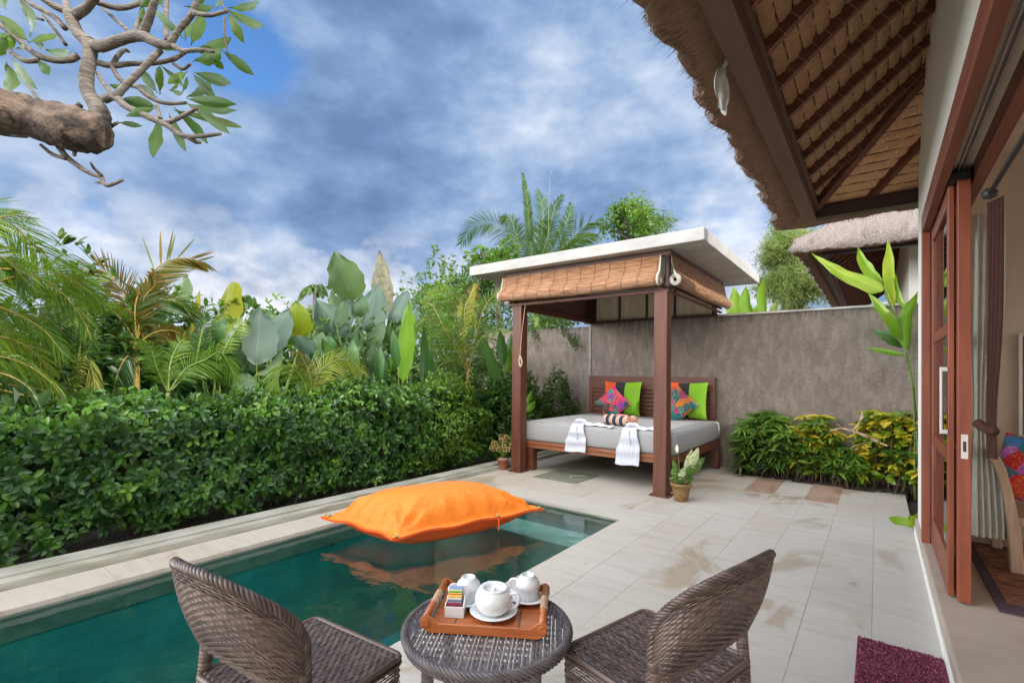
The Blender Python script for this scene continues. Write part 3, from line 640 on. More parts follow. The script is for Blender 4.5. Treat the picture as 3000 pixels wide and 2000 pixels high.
# white robes knotted and draped over the front edge
def robe(xc, zb, label, left):
    t_ = thing('draped_robe', label, 'robe', (xc, 5.88, 0), 0, 'white cotton robes draped on the daybed')
    n, mth = 14, 26; G = []
    path = [(.10, .765), (.06, .775), (.02, .768), (-.018, .74), (-.03, .69)]+[(-.034-.01*sin(i), .69-(.69-zb)*i/14) for i in range(1, 15)]
    for k_, (dy, z) in enumerate(path):
        row = []; s_ = k_/(len(path)-1); wd_ = .075+.085*min(1, s_*1.6)
        for j in range(n*2):
            a = -1+2*j/(n*2-1); f_ = .007*sin(a*9+1.3*s_)*min(1, s_*2)
            row.append((a*wd_+.012*sin(s_*5), dy-abs(f_)-.006*(1-a*a), z+.008*sin(a*3)*s_))
        G.append(row)
    G2 = [[(x, y+.014, z) for x, y, z in r] for r in G]
    q = MB(); q.grid(G); q.grid(G2, flip=True)
    for e in (0, -1): q.grid([[r[e] for r in G], [r[e] for r in G2]])
    q.grid([G[-1], G2[-1]]); q.build('hanging_cloth', TOWEL, t_, smooth=True)
    q = MB(); q.tube(spline([(-.07, .07, .775), (-.03, .05, .80), (.02, .06, .805), (.06, .09, .79), (.04, .13, .765)], 5), [.02]*4+[.03]*6+[.032]*6+[.025]*5, 10, wob=.06); q.build('knot', TOWEL, t_, smooth=True)
    q = MB(); G = []
    for i in range(30):
        s_ = i/29; cxx = .03+s_*.50; cyy = .10+.05*sin(s_*4); row = []
        for j in range(11):
            a = -1+2*j/10; hh = .05*(1-a*a)**.5*(.7+.3*sin(s_*14+1))*(1-.6*s_)
            row.append((cxx+.01*a, cyy+a*(.055+.02*sin(s_*7)), .748+hh+.006*sin(a*7+s_*20)))
        G.append(row)
    q.grid(G); q.build('sleeve', TOWEL, t_, smooth=True)
    q = MB(); q.tube(spline([(.01, -.035, .74), (.02, -.055, .66), (.035, -.06, .56)], 5), .007, 6); q.build('belt', TOWEL, t_, smooth=True)
robe(-3.33, .38, 'white robe knotted and hanging over the left part of the daybed front edge', True)
robe(-2.56, .29, 'white robe hanging lower over the daybed edge just left of the right post', False)
# potted plants --------------------------------------------------------------
def leafblade(q, base, tip, w, bend=.15, side=None, n=8, fold=.25, rnd=None, mi=0, prof=None, tipdroop=0, m=2):
    """one broad leaf: base->tip, width w, blade bowed; side = direction of the blade's width"""
    base = np.array(base, float); tip = np.array(tip, float); d = tip-base; L = np.linalg.norm(d); d = d/L
    if side is None: side = np.cross(d, (Fv[0], Fv[1], 0))
    side = np.array(side, float); side = side-d*(side@d); side /= max(np.linalg.norm(side), 1e-6); nrm = np.cross(side, d)
    G = []; UV = []
    for i in range(n+1):
        s_ = i/n; ww = w/2*((sin(pi*min(1, s_**.8*.98+.02)))**.75 if prof is None else np.interp(s_, *prof))
        c = base+d*L*s_+nrm*bend*L*sin(pi*s_)+np.array([0, 0, -1])*tipdroop*L*s_**2.5
        row = []; uvr = []
        for j in range(-m, m+1):
            a = j/m; row.append(c+side*ww*a*(1+.05*sin(s_*23+j*3+L*9)*abs(a))+nrm*(-fold*ww*(1-abs(a)))*1.0+nrm*.055*w*sin(s_*14+j*2+L*7)*abs(a)); uvr.append((a, s_))
        G.append(row); UV.append(uvr)
    q.grid(G, rnd=random.random() if rnd is None else rnd, uv=UV, mi=mi)
def m_coleus():
    m, nt, nd, ln, p = mat('coleus_leaf'); u = nt.nodes.new('ShaderNodeUVMap'); sx = nt.nodes.new('ShaderNodeSeparateXYZ'); ln.new(u.outputs[0], sx.inputs[0])
    a = math_(nt, 'ABSOLUTE', sx.outputs[0]); b_ = math_(nt, 'ABSOLUTE', math_(nt, 'SUBTRACT', math_(nt, 'MULTIPLY', sx.outputs[1], 2.1), 1.0))
    f = math_(nt, 'MAXIMUM', a, b_)
    ln.new(ramp(nt, f, [(.0, (.22,.012,.03,1)), (.4, (.09,.01,.012,1)), (.68, (.13,.05,.015,1)), (.85, (.3,.34,.06,1))]), p.inputs['Base Color']); p.inputs['Roughness'].default_value = .6; return m
COLEUS = m_coleus()
pc = at_z(1473, 1374, 0)
ct = thing('potted_coleus', 'small terracotta pot of maroon and lime leaves beside the left post', 'potted plant', (pc[0], pc[1], 0.001))
q = MB(); q.lathe([(0, 0), (.058, 0), (.062, .01), (.082, .13), (.09, .135), (.092, .165), (.08, .165), (.076, .14), (0, .14)]); q.build('pot', TERRA, ct, smooth=True, bevel=0)
q = MB()
for i in range(60):
    a = random.random()*6.28; r_ = .074*random.random()**.5
    q.lathe([(0, -.008), (.009, -.003), (.011, .003), (0, .01)], (r_*cos(a), r_*sin(a), .15+.012*random.random()), 6)
q.build('pebbles', PEBBLE, ct, smooth=True)
q = MB(); qs = MB()
for i in range(46):
    a = random.random()*6.28; r_ = .17*random.random()**.6; z = .30+.26*random.random()*(1-(r_/.2)**2)+.02
    c = np.array([r_*cos(a), r_*sin(a), z]); qs.tube([(0, 0, .15), c*.5+np.array([0, 0, .12]), c], .003, 4)
    aa = random.random()*6.28; dr = np.array([cos(aa)*.6+cos(a)*.5, sin(aa)*.6+sin(a)*.5, -.5]); dr /= np.linalg.norm(dr); s_ = random.uniform(.06, .09)
    leafblade(q, c, c+dr*s_, s_*.85, .12, n=6)
q.build('foliage', COLEUS, ct, smooth=True); qs.build('stem', STEM, ct)
pc = at_z(1995, 1466, 0)
pt = thing('potted_peace_lily', 'olive clay pot with a variegated lily and white bud beside the right post', 'potted plant', (pc[0], pc[1], 0.001))
q = MB(); q.lathe([(0, 0), (.07, 0), (.075, .02), (.085, .06), (.1, .13), (.108, .17), (.122, .175), (.124, .205), (.112, .207), (.104, .18), (0, .175)]); q.build('pot', OLIVEPOT, pt, smooth=True)
q = MB(); q.lathe([(0, .192), (.103, .185)]); q.build('potting_soil', SOIL, pt)
def m_varieg():
    m, nt, nd, ln, p = mat('variegated_leaf'); v = coords(nt, (14, 14, 30)); r = attr(nt)
    f = math_(nt, 'ADD', noise(nt, v, 1.6, 4, .6), math_(nt, 'MULTIPLY', math_(nt, 'SUBTRACT', r, .5), .35))
    c = ramp(nt, f, [(.45, (.09,.2,.03,1)), (.54, (.2,.32,.09,1)), (.6, (.62,.68,.4,1))])
    ln.new(c, p.inputs['Base Color']); p.inputs['Roughness'].default_value = .4
    t_ = nt.nodes.new('ShaderNodeBsdfTranslucent'); ln.new(c, t_.inputs[0]); mx = nt.nodes.new('ShaderNodeMixShader'); mx.inputs[0].default_value = .3
    ln.new(p.outputs[0], mx.inputs[1]); ln.new(t_.outputs[0], mx.inputs[2]); ln.new(mx.outputs[0], nd['Material Output'].inputs[0]); return m
VARI = m_varieg()
q = MB(); qs = MB(); ex = Rv
specs = [(.10, .38, .20, .62, .1, .95), (.10, .30, .28, .50, .12, .3), (.05, .34, .12, .60, .08, .8), (-.08, .25, -.12, .42, .07, .3), (.06, .24, .16, .33, .07, .2), (-.03, .26, .01, .40, .08, .9), (-.08, .22, -.14, .28, .06, .3), (.0, .24, .02, .35, .08, .5), (.08, .22, .17, .24, .06, .3), (-.02, .3, -.07, .46, .06, .2), (.04, .26, .1, .42, .07, .1), (0, .2, -.05, .3, .08, .4)]
for bx, bz, tx, tz, w_, rr in specs:
    oy = random.uniform(-.06, .06); b_ = ex*bx+np.array([-ex[1], ex[0], 0])*oy+np.array([0, 0, bz]); t_ = ex*tx+np.array([-ex[1], ex[0], 0])*oy*1.8+np.array([0, 0, tz])
    qs.tube([(0, 0, .18), b_*.5+np.array([0, 0, .08]), b_], .005, 5); leafblade(q, b_, t_, w_, random.uniform(-.12, .12), n=8, rnd=rr)
qs.tube([(0, 0, .18), ex*-.03+np.array([0, 0, .45]), ex*-.045+np.array([0, 0, .58])], .004, 5)
q.build('foliage', VARI, pt, smooth=True); qs.build('stem', STEM, pt)
q = MB(); leafblade(q, ex*-.045+np.array([0, 0, .55]), ex*-.05+np.array([0, 0, .66]), .04, .1, rnd=1); q.lathe([(0, 0), (.008, .01), (.009, .06), (0, .07)], ex*-.04+np.array([0, 0, .56]), 8); q.build('flower', simple('cream_spathe', (.7,.7,.5,1), (.75,.75,.6,1), .5, b=0), pt, smooth=True)
# ------------------------------------------------------------------ main villa
def villa(name, label, near=True, loc=(0, 0, 0), rafters=None, Yn=-3.0, detail=1.0):
    vl = thing(name, label, 'building', loc)
    XE, YE, ZE, PT = -.57, 5.91, 3.10, R_(39.5)       # outer eave beam line, hip corner, underside of beam
    tp = math.tan(PT); XW = .30
    # eave beams
    q = MB(); q.box(XE-.06, XE+.06, Yn, YE+.06, ZE, ZE+.10); q.box(XE+.02, XE+.085, Yn, YE-.0, ZE+.101, ZE+.15); q.build('eave_beam', W_DARKY, vl, bevel=.004)
    q = MB(); q.box(XE+.061, 6.0, YE-.06, YE+.06, ZE-.0, ZE+.12); q.build('eave_beam', W_DARK, vl, bevel=.004)
    zr = ZE+.15                                        # top of beam = underside of thatch at the beam
    def zu(x, y): return zr+min(x-XE, YE-y, 3.2)*tp
    # rafters on the long side
    ys = []
    y = YE-.11
    while y > Yn+.3: y -= .41; ys.append(y)
    for y in ys:
        t = min(1.35, YE-y)
        if t < .12: continue
        a = np.array((XE+.0, y, zu(XE, y)-.045)); b = np.array((XE+t, y, zu(XE+t, y)-.045))
        q = MB(); q.beam(a, b, .042, .075, mi=0)
        if near:
            d = (b-a)/np.linalg.norm(b-a); Lr = np.linalg.norm(b-a); s_ = .10
            while s_ < Lr-.03:
                c = a+d*s_; q.beam(c-d*.003+np.array((0, 0, 0)), c+d*.003, .049, .082, mi=1); s_ += .085*random.uniform(.85, 1.15)
        q.build('rafter', [W_RAFT, ROPE_D], vl)
    a = np.array((XE, YE, zr-.055)); b = np.array((XE+1.35, YE-1.35, zr-.055+1.35*tp))
    q = MB(); q.beam(a, b, .07, .12); q.build('hip_rafter', W_RAFT, vl, bevel=.003)
    for x0 in ((-.09, .5, 1.1, 1.7, 2.3) if near else (0, .4, .8, 1.2, 1.6, 2, 2.4)):
        t0 = min(x0-XE, 2.5) if not near else 1.2; q = MB(); q.beam((x0, YE, zr-.04), (x0+(t0 if near else 0), YE-t0, zr-.04+t0*tp), .045, .07); q.build('rafter', W_RAFT, vl)
    # thatch underside: rows of bundles, dark rods drawn in as the shade between them
    per = .070
    def under(side):
        G = []
        if side:
            yy = np.arange(Yn, YE+.02, .035); ss = np.arange(0, 1.40, .0088)
            for y in yy:
                lim = YE-y; row = []
                for s_ in ss:
                    t = min(s_, max(lim, 0)); ph = (t/per) % 1
                    n_ = .017*abs(sin(pi*ph))**.5*(1-.5*ph)+.003*rng.normal()
                    cell = .004*sin(y*2*pi/.14+int(t/per)*2.4)
                    row.append((XE+t+(n_+cell*.3)*.6, y, zu(XE+t, y if lim > t else YE-t)-(n_+cell*.5)))
                G.append(row)
        else:
            xx = np.arange(XE, 6.0, .05); ss = np.arange(0, 2.2, .0088)
            for x in xx:
                lim = x-XE; row = []
                for s_ in ss:
                    t = min(s_, max(lim, 0)); ph = (t/per) % 1
                    n_ = .02*abs(sin(pi*ph))**.6*(1-.4*ph)+.003*rng.normal()
                    row.append((x, YE-t-n_*.6, zr+t*tp-n_))
                G.append(row)
        return G
    if near:
        q = MB(); q.grid(under(True), flip=True); q.build('thatch_lining', THIN, vl, smooth=True)
        q = MB(); q.grid(under(False)); q.build('thatch_lining', THINY, vl, smooth=True)
        q = MB()  # dark rods put in for the shaded gaps between thatch rows
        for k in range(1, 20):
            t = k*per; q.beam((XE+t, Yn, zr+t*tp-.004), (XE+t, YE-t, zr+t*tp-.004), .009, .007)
        q.build('row_gap_rod', GAP_DARK, vl)['kind'] = 'stuff'
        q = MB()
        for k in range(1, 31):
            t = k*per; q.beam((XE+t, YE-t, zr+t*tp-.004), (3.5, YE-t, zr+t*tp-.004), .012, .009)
        q.build('row_gap_rod', GAP_DARK, vl)['kind'] = 'stuff'
    else:
        q = MB(); q.add([(XE, Yn, zr), (XE+3, Yn, zr+3*tp), (XE+3, YE-3, zr+3*tp), (XE, YE, zr)], [(3,2,1,0)]); q.add([(XE, YE, zr), (XE+3, YE-3, zr+3*tp), (6, YE-3, zr+3*tp), (6, YE, zr)], [(0,1,2,3)]); q.build('thatch_lining', THIN, vl)
    # thick thatch with a drooping overhang
    prof = [(.02, -.005), (-.06, -.055), (-.12, -.09), (-.19, -.118), (-.25, -.125), (-.29, -.105), (-.31, -.05), (-.29, .01), (-.25, .12), (0, .33), (1.0, .33+tp), (3.2, .33+3.2*tp)]
    # profile: (distance inwards from the beam line, height over zr)
    path = [('L', y) for y in np.concatenate([np.arange(Yn, YE-.2, .05)])]
    pts = []
    for y in np.arange(Yn, YE-.6, .05): pts.append((XE, y, 1, 0))
    for f_ in np.linspace(0, 1, 14): pts.append((XE, YE-.6+.6*f_, 1, -1*f_**2*1.0))
    for f_ in np.linspace(0, 1, 14)[1:]: pts.append((XE+.6*f_, YE, 1*(1-f_)**2, -1))
    for x in np.arange(XE+.65, 6.0, .05): pts.append((x, YE, 0, -1))
    G = []
    nz = rng.normal(size=(len(pts), len(prof)))
    for i, (x, y, dx, dy) in enumerate(pts):
        row = []
        wv = .018*sin(i*.9)+.02*sin(i*.31+1)
        for j, (o, z) in enumerate(prof):
            jit = (.012*nz[i, j] if 1 < j < 9 else 0)+(wv if 2 < j < 8 else 0)
            oo = (o-jit)*(1+.28*math.exp(-((x-XE)**2+(y-YE)**2)/.10)) if o < 0 else o
            cx = x+dx*oo; cy = y+dy*oo
            if o > 0:
                cx = x+dx*oo*1.0; cy = y+dy*oo
                if dx == 1 and dy == 0: cy = min(y, YE-oo)
                elif dx == 0: cx = max(x, XE+oo)
                else: cx = XE+oo; cy = YE-oo
            row.append((cx, cy, zr+z+(.01*nz[i, j] if 4 < j < 10 else 0)))
        G.append(row)
    gm = [[r[j] for r in G] for j in range(5)]; 
    q = MB(); k = MB()
    iL = len(np.arange(Yn, YE-.6, .05))+13
    q.grid([r[:6] for r in G[:iL+1]], mi=0, rnd=.5); q.grid([r[:6] for r in G[iL:]], mi=1, rnd=.5); q.grid([r[5:] for r in G], mi=2, rnd=.6)
    q.add([(XE+3.2, Yn, zr+.33+3.2*tp), (6, Yn, zr+.33+3.2*tp), (6, YE-3.2, zr+.33+3.2*tp), (XE+3.2, YE-3.2, zr+.33+3.2*tp)], [(0,1,2,3)], mi=2)
    th_ = q.build('thatch', [THX, THY, THOUT], vl, smooth=True)
    # loose straws along the cut edge and under the overhang
    s = MB(); NP = 9000 if near else 2600
    P = np.array([(r[4]) for r in G]); P2 = np.array([r[6] for r in G]); Pi = np.array([r[1] for r in G])
    V = []; Fs = []; rr = []
    for i in range(NP):
        u = random.random()*(len(G)-2); a = int(u); f_ = u-a; vv = random.random()
        e0 = P[a]*(1-f_)+P[a+1]*f_; e1 = P2[a]*(1-f_)+P2[a+1]*f_; ei = Pi[a]*(1-f_)+Pi[a+1]*f_
        o = e0-ei; o[2] = 0; o /= max(np.linalg.norm(o), 1e-6)
        if random.random() < .62: b = e0*(1-vv)+e1*vv; d = o*random.uniform(.2, 1)+np.array((random.gauss(0, .25), random.gauss(0, .25), -random.uniform(.2, 1.0))); Ls = random.uniform(.015, .045)
        else: vv = random.random(); b = ei*(1-vv)+e0*vv-np.array((0, 0, .004)); d = o+np.array((random.gauss(0, .15), random.gauss(0, .15), -.45)); Ls = random.uniform(.05, .13)
        d /= np.linalg.norm(d); sd_ = np.cross(d, (random.gauss(0, 1), random.gauss(0, 1), random.gauss(0, 1))); sd_ /= np.linalg.norm(sd_)
        w_ = random.uniform(.0012, .003); k0 = len(V); V += [b-sd_*w_, b+sd_*w_, b+d*Ls]; Fs.append((k0, k0+1, k0+2)); r_ = random.random(); rr += [r_]*3
    s.add(V, Fs, rr); o = s.build('thatch_fringe', STRAW, vl); o['kind'] = 'stuff'
    return vl, zr, tp
GAP_DARK = simple('row_gap_shade', (.05,.025,.016,1), (.09,.045,.03,1), .8, ns=20, b=0)  # dark brown that imitates shade in the thatch gaps
ROPE_D = simple('lashing_cord', (.2,.1,.07,1), (.32,.2,.14,1), .9, ns=60, b=0)
vl, zr, tp = villa('thatched_villa', 'thatched villa with a deep raftered eave, cream wall and red timber sliding doors')
XW, YC_, ZP = .30, 5.80, .15
# walls
def wall(x0, x1, y0, y1, z0, z1, m=WHITE, nm='wall', b=0): q = MB(); q.box(x0, x1, y0, y1, z0, z1); return q.build(nm, m, vl, bevel=b)
wall(XW, .50, 5.10, YC_, ZP+.001, 4.6, b=.008); wall(XW, .50, -3, 5.0985, 2.77, 4.6)
wall(.502, 6, 5.62, YC_, .0, 4.6)
wall(.502, 6, 5.60, 5.618, ZP+.002, 3.3, INNER, 'inner_wall'); wall(.502, .51, 5.10, 5.598, ZP+.002, 3.3, INNER, 'inner_wall'); wall(5.9, 6, -3, 5.598, ZP+.002, .9, INNER, 'inner_wall'); wall(5.9, 6, -3, 5.598, 2.6, 3.3, INNER, 'inner_wall')  # far wall left open at mid height, a gap added to light the room
wall(.502, 6, -3.1, -3.0, ZP, 4.6, INNER, 'inner_wall'); wall(.502, 6, -3, 5.62, 3.302, 3.35, INNER, 'ceiling'); wall(.502, .51, -3, 5.0985, 2.771, 3.3, INNER, 'inner_wall')
q = MB(); q.box(.281, 6, -3, 5.86, -.05, ZP); q.build('floor_slab', CEMENT, vl, bevel=.012)
q = MB(); q.box(.275, .2805, -3, 5.86, -.02, .075); q.build('step_edge', WHITE, vl)
# door frame
q = MB(); q.box(.283, .335, -3, 5.10, 2.62, 2.765); q.build('lintel', W_DOORY, vl, bevel=.004)
q = MB(); q.box(.283, .335, 5.02, 5.098, ZP+.001, 2.618); q.build('jamb', W_DOOR, vl, bevel=.004)
q = MB(); q.box(.336, .44, -3, 5.098, 2.70, 2.769); q.build('soffit', SOFFIT, vl)
q = MB(); q.box(.372, .378, -3, 5.09, 2.665, 2.6995); q.box(.392, .398, -3, 5.09, 2.665, 2.6995); q.build('door_track', STEEL, vl)
q = MB(); q.box(.442, .50, -3, 5.098, 2.60, 2.769); q.build('inner_lintel', W_DOORY, vl, bevel=.004)
q = MB(); q.box(.44, .50, 5.0, 5.098, ZP+.001, 2.598); q.build('jamb', W_DOOR, vl, bevel=.004)
def leaf(x0, x1, y0, y1, handle):
    zt, zb = 2.61, ZP+.012; w_ = .075
    d = MB(); 
    for a, b in ((y0, y0+w_), (y1-w_, y1)): d.box(x0, x1, a, b, zb, zt)
    for z, h in ((zb, .22), (.95, .07), (1.72, .07), (zt-.10, .10)): d.box(x0+.002, x1-.002, y0+w_+.0005, y1-w_-.0005, z, z+h)
    o = d.build('sliding_door', W_DOOR, vl, bevel=.004)
    g_ = MB(); xm = (x0+x1)/2; g_.box(xm-.003, xm+.003, y0+w_+.001, y1-w_-.001, zb+.22, zt-.101); g_.build('pane', GLASS, o)
    return o
A = leaf(.337, .366, 3.87, 4.98, True); B = leaf(.372, .43, 3.79, 4.95, False)
q = MB(); q.box(.300, .312, 3.862, 3.885, 1.12, 1.52); q.box(.312, .3365, 3.863, 3.884, 1.12, 1.145); q.box(.312, .3365, 3.863, 3.884, 1.495, 1.52); q.build('door_handle', simple('brushed_steel_handle', (.55,.53,.5,1), (.62,.6,.57,1), .4, metal=.5, b=0), A, bevel=.002)
q = MB(); q.box(.386, .416, 3.785, 3.7895, .99, 1.13); q.build('lock_plate', simple('lock_plate_steel', (.5,.45,.38,1), (.55,.5,.42,1), .5, b=0), B)
q = MB(); q.box(.394, .408, 3.7835, 3.7848, 1.03, 1.09); q.build('keyhole', BLACK, B)
q = MB(); q.box(.34, .43, 3.80, 4.95, 2.612, 2.66); q.build('door_hanger', BLACK, vl)
# ------------------------------------------------------------------ inside the open room
def cloth(name, m, P0, P1, zt, zb, fold, nf, label, cat, pinch=None, group=None, parent=None, bottom=0):
    P0 = np.array(P0, float); P1 = np.array(P1, float); d = P1-P0; Lh = np.linalg.norm(d); d /= Lh; nn = np.array((-d[1], d[0]))
    G = []
    for z in np.linspace(zt, zb, 40):
        s_ = (zt-z)/(zt-zb); row = []
        for u in np.linspace(0, 1, nf*8+1):
            k_ = 1; sh = 0
            if pinch: pz, pw, ps = pinch; k_ = 1-(1-pw)*math.exp(-((z-pz)/.42)**2); sh = ps*math.exp(-((z-pz)/.5)**2)
            c = P0+d*(Lh*(.5+(u-.5)*k_)+sh)+nn*fold*sin(u*nf*2*pi+s_*1.2)*(.4+.6*k_)*(.6+.6*s_)
            row.append((c[0], c[1], z+bottom*u))
        G.append(row)
    q = MB(); q.grid(G); H = [[(x+.004*nn[0], y+.004*nn[1], z) for x, y, z in r] for r in G]; q.grid(H, flip=True)
    o = q.build(name, m, parent, smooth=True)
    if parent is None: tag(o, label, cat, group)
    return o
ct_ = thing('brown_curtain', 'dark brown curtain gathered by a tieback beside the open sliding door', 'curtain', (.49, 3.62, 0))
def loc_c(o): o.location = (0, 0, 0)
cloth('curtain_cloth', CURT, (-.01, .05), (.038, -.04), 2.42, 1.02, .010, 4, '', '', (1.18, .5, -.03), parent=ct_)
q = MB(); q.tube(spline([(-.05, .08, 1.21), (-.02, .05, 1.18), (.01, .02, 1.17), (-.005, -.01, 1.18)], 6), .026, 8); q.build('tieback', CURT, ct_, smooth=True)
q = MB(); q.tube([(.49, 3.68, 2.47), (.49, -2, 2.47)], .013, 8); q.lathe([(0, 0), (.03, .01), (.035, .04), (.015, .06), (0, .06)], (.49, 3.68, 2.44), 12)
tag(q.build('curtain_rod', BLACK, smooth=True), 'thin black curtain rod running along the top of the door opening', 'curtain rod')
cloth('sheer_curtain', SHEER, (.53, 4.62), (.70, 4.66), 2.6, .36, .022, 5, 'long cream sheer curtain hanging inside behind the brown curtain', 'curtain', (1.22, .55, -.03))
rgx = MB(); rgx.box(.60, 2.6, 3.95, 5.2, ZP+.002, ZP+.010)
rg = thing('woven_rug', 'reddish brown woven rug with dark border inside the open doorway', 'rug', (0, 0, 0))
rgx.build('field', RUG, rg)
q = MB()
q.box(.545, .598, 3.80, 5.26, ZP+.0015, ZP+.011); q.box(.599, 2.6, 3.80, 3.948, ZP+.0015, ZP+.011); q.box(.599, 2.6, 5.202, 5.26, ZP+.0015, ZP+.011); q.build('border', RUGB, rg)
bn = thing('carved_bench', 'pale weathered carved wooden bench with a curved arm on the rug indoors', 'bench')
YB = 4.58
out_ = [(2888, 1312), (2905, 1318), (2930, 1338), (2948, 1372), (2962, 1420), (2975, 1470), (2988, 1530), (2997, 1590), (3004, 1700)]
inn_ = [(2960, 1688), (2957, 1600), (2953, 1545), (2946, 1490), (2936, 1440), (2926, 1396), (2912, 1365), (2895, 1340), (2886, 1320)]
poly = [at_y(x, y, YB) for x, y in out_+inn_]
for pp in poly: pp[2] = max(pp[2], ZP+.012)
q = MB(); q.prism(poly, (0, .07, 0)); q.build('arm', W_PALE, bn, bevel=.008)
q = MB(); q.box(.74, 2.2, YB+.08, YB+.62, .46, .52); q.build('seat', W_PALE, bn, bevel=.006)
q = MB(); q.box(.70, .76, YB+.071, YB+.60, .36, .45); q.build('stretcher', W_PALE, bn, bevel=.006)
q = MB(); q.box(.78, 2.2, YB+.62, YB+.68, .50, 1.02); q.build('backrest', W_PALE, bn, bevel=.006)
q = MB(); q.box(.70, .76, YB+.60, YB+.66, ZP+.012, .72); q.build('leg', W_PALE, bn, bevel=.006)
pcs = at_y(2975, 1345, YB+.28)
cushion('cushion', .46, .46, .15, PATCH3, (pcs[0]+.10, pcs[1], .80), R_(-15), R_(12), R_(-30), 'red and blue patterned cushion on the carved bench inside the room', 'cushion')
q = MB()
p0 = at_y(2985, 977, 5.55); p1 = at_y(2985, 1282, 5.55)
fm = thing('wall_frame', 'white framed reddish wall board at the right edge inside the room', 'wall frame')
q.box(p0[0], p0[0]+.02, 5.55, 5.59, p1[2], p0[2]); q.box(p0[0]+.0205, p0[0]+1, 5.55, 5.59, p0[2]-.02, p0[2]); q.box(p0[0]+.0205, p0[0]+1, 5.55, 5.59, p1[2], p1[2]+.02); q.build('frame', WHITE, fm, bevel=.002)
q = MB(); q.box(p0[0]+.021, p0[0]+1, 5.56, 5.585, p1[2]+.021, p0[2]-.021); q.build('board', simple('red_board', (.16,.07,.06,1), (.2,.09,.075,1), .5), fm)
# white rag caught in the eave
cr = at_d(2120, 245, 2.62)
P_ = [(2116, 182), (2118, 215), (2112, 255), (2122, 285)]
a_ = at_x(2126, 190, -.66); q = MB(); G = []
for i in range(16):
    s_ = i/15; row = []
    z = a_[2]-.235*s_
    for j in range(9):
        u = -1+2*j/8; w_ = (.02+.035*sin(pi*min(1, s_*1.25))**.7)*(1 if s_ < .8 else 1.0-(s_-.8)*1.8)
        row.append((a_[0]-.02+u*w_*.5+.012*sin(u*5+s_*3), a_[1]+u*w_*.8-.01*sin(s_*4), z-.03*max(0, u)*s_+.012*sin(u*6)))
    G.append(row)
q.grid(G); q.grid([[(x+.003, y+.003, z) for x, y, z in r] for r in G], flip=True); q.tube([(a_[0]-.01, a_[1], a_[2]-.01), (a_[0]+.03, a_[1], a_[2]+.05)], .012, 6)
tag(q.build('white_rag', simple('white_rag_cloth', (.5,.5,.44,1), (.66,.66,.6,1), .9, ns=20), smooth=True), 'torn white rag hanging from the thatch beside the eave beam', 'rag')
# door mat
q = MB(); q.box(-.085, .272, 2.2, 3.31, .002, .016); mt_ = q.build('door_mat', MATM, bevel=.003); tag(mt_, 'maroon looped door mat on the pale tiles by the step', 'door mat')
s = MB()
V = []; Fs = []; rr = []
for i in range(9000):
    x = random.uniform(-.082, .269); y = random.uniform(2.6, 3.307); k0 = len(V); a = random.random()*6.28; h_ = random.uniform(.004, .009); l_ = random.uniform(.004, .009); w_ = .0022
    V += [(x-w_*sin(a), y+w_*cos(a), .016), (x+w_*sin(a), y-w_*cos(a), .016), (x+l_*cos(a)*.6+w_*sin(a), y+l_*sin(a)*.6-w_*cos(a), .016+h_), (x+l_*cos(a)*.6-w_*sin(a), y+l_*sin(a)*.6+w_*cos(a), .016+h_)]; Fs.append((k0, k0+1, k0+2, k0+3)); rr += [random.random()]*4
s.add(V, Fs, rr); o = s.build('pile', MATM, mt_); o['kind'] = 'stuff'
# neighbouring villa behind the wall
NB_MAT = 1
vn, _, _ = villa('neighbour_villa', 'neighbouring thatched villa with a sunlit straw eave behind the boundary wall', near=False, Yn=-6)
vn.location = (-.27, 16.0, .5); vn.scale = (1, -1, 1)
q = MB(); q.box(.72, 6, -6, 4.9, .1, 4.3); q.build('wall', WHITE, vn)
# ------------------------------------------------------------------ woven furniture
PV, PU = .0105, .019; PVD = PV
def weave(q, S, Lu, Lv, amp=.0056, holes=None, mask=None, du=.005, dv=.0021, PV=None, gap=.07):
    PV = PV or PVD
    """woven skin over a surface S(u,v)->(pos, normal), u,v in metres"""
    us = np.linspace(0, Lu, max(4, int(Lu/du))); vs = np.linspace(0, Lv, max(4, int(Lv/dv)))
    Uu, Vv = np.meshgrid(us, vs, indexing='ij'); P, Nn = S(Uu, Vv)
    r = np.floor(Vv/PV); fv = Vv/PV-r; cr = np.sqrt(np.clip(1-(2*fv-1)**2, 0, 1)); ph = np.cos(pi*Uu/PU+pi*r)
    hgt = amp*(cr*(.45+.55*ph)) + amp*.55*np.clip(-ph, 0, 1)*.7
    G = P+Nn*hgt[..., None]; rn = (np.sin(r*12.9898+np.floor(Uu/PU)*3.1)*43758.5453) % 1
    a, b = Uu.shape; I = np.arange(a*b).reshape(a, b)
    F_ = np.stack([I[:-1, :-1], I[1:, :-1], I[1:, 1:], I[:-1, 1:]], -1).reshape(-1, 4)
    keep = np.ones(len(F_), bool)
    fvc = ((Vv[:-1, :-1]+Vv[:-1, 1:])/2/PV) % 1; keep &= ~((fvc < gap*.8) | (fvc > 1-gap*.8)).ravel() if gap else True
    if mask is not None: keep &= mask(Uu[:-1, :-1]+du/2, Vv[:-1, :-1]+dv/2).ravel()
    if holes is not None: keep &= ~holes(Uu[:-1, :-1], Vv[:-1, :-1]).ravel()
    q.add(G.reshape(-1, 3), F_[keep], rn.ravel())
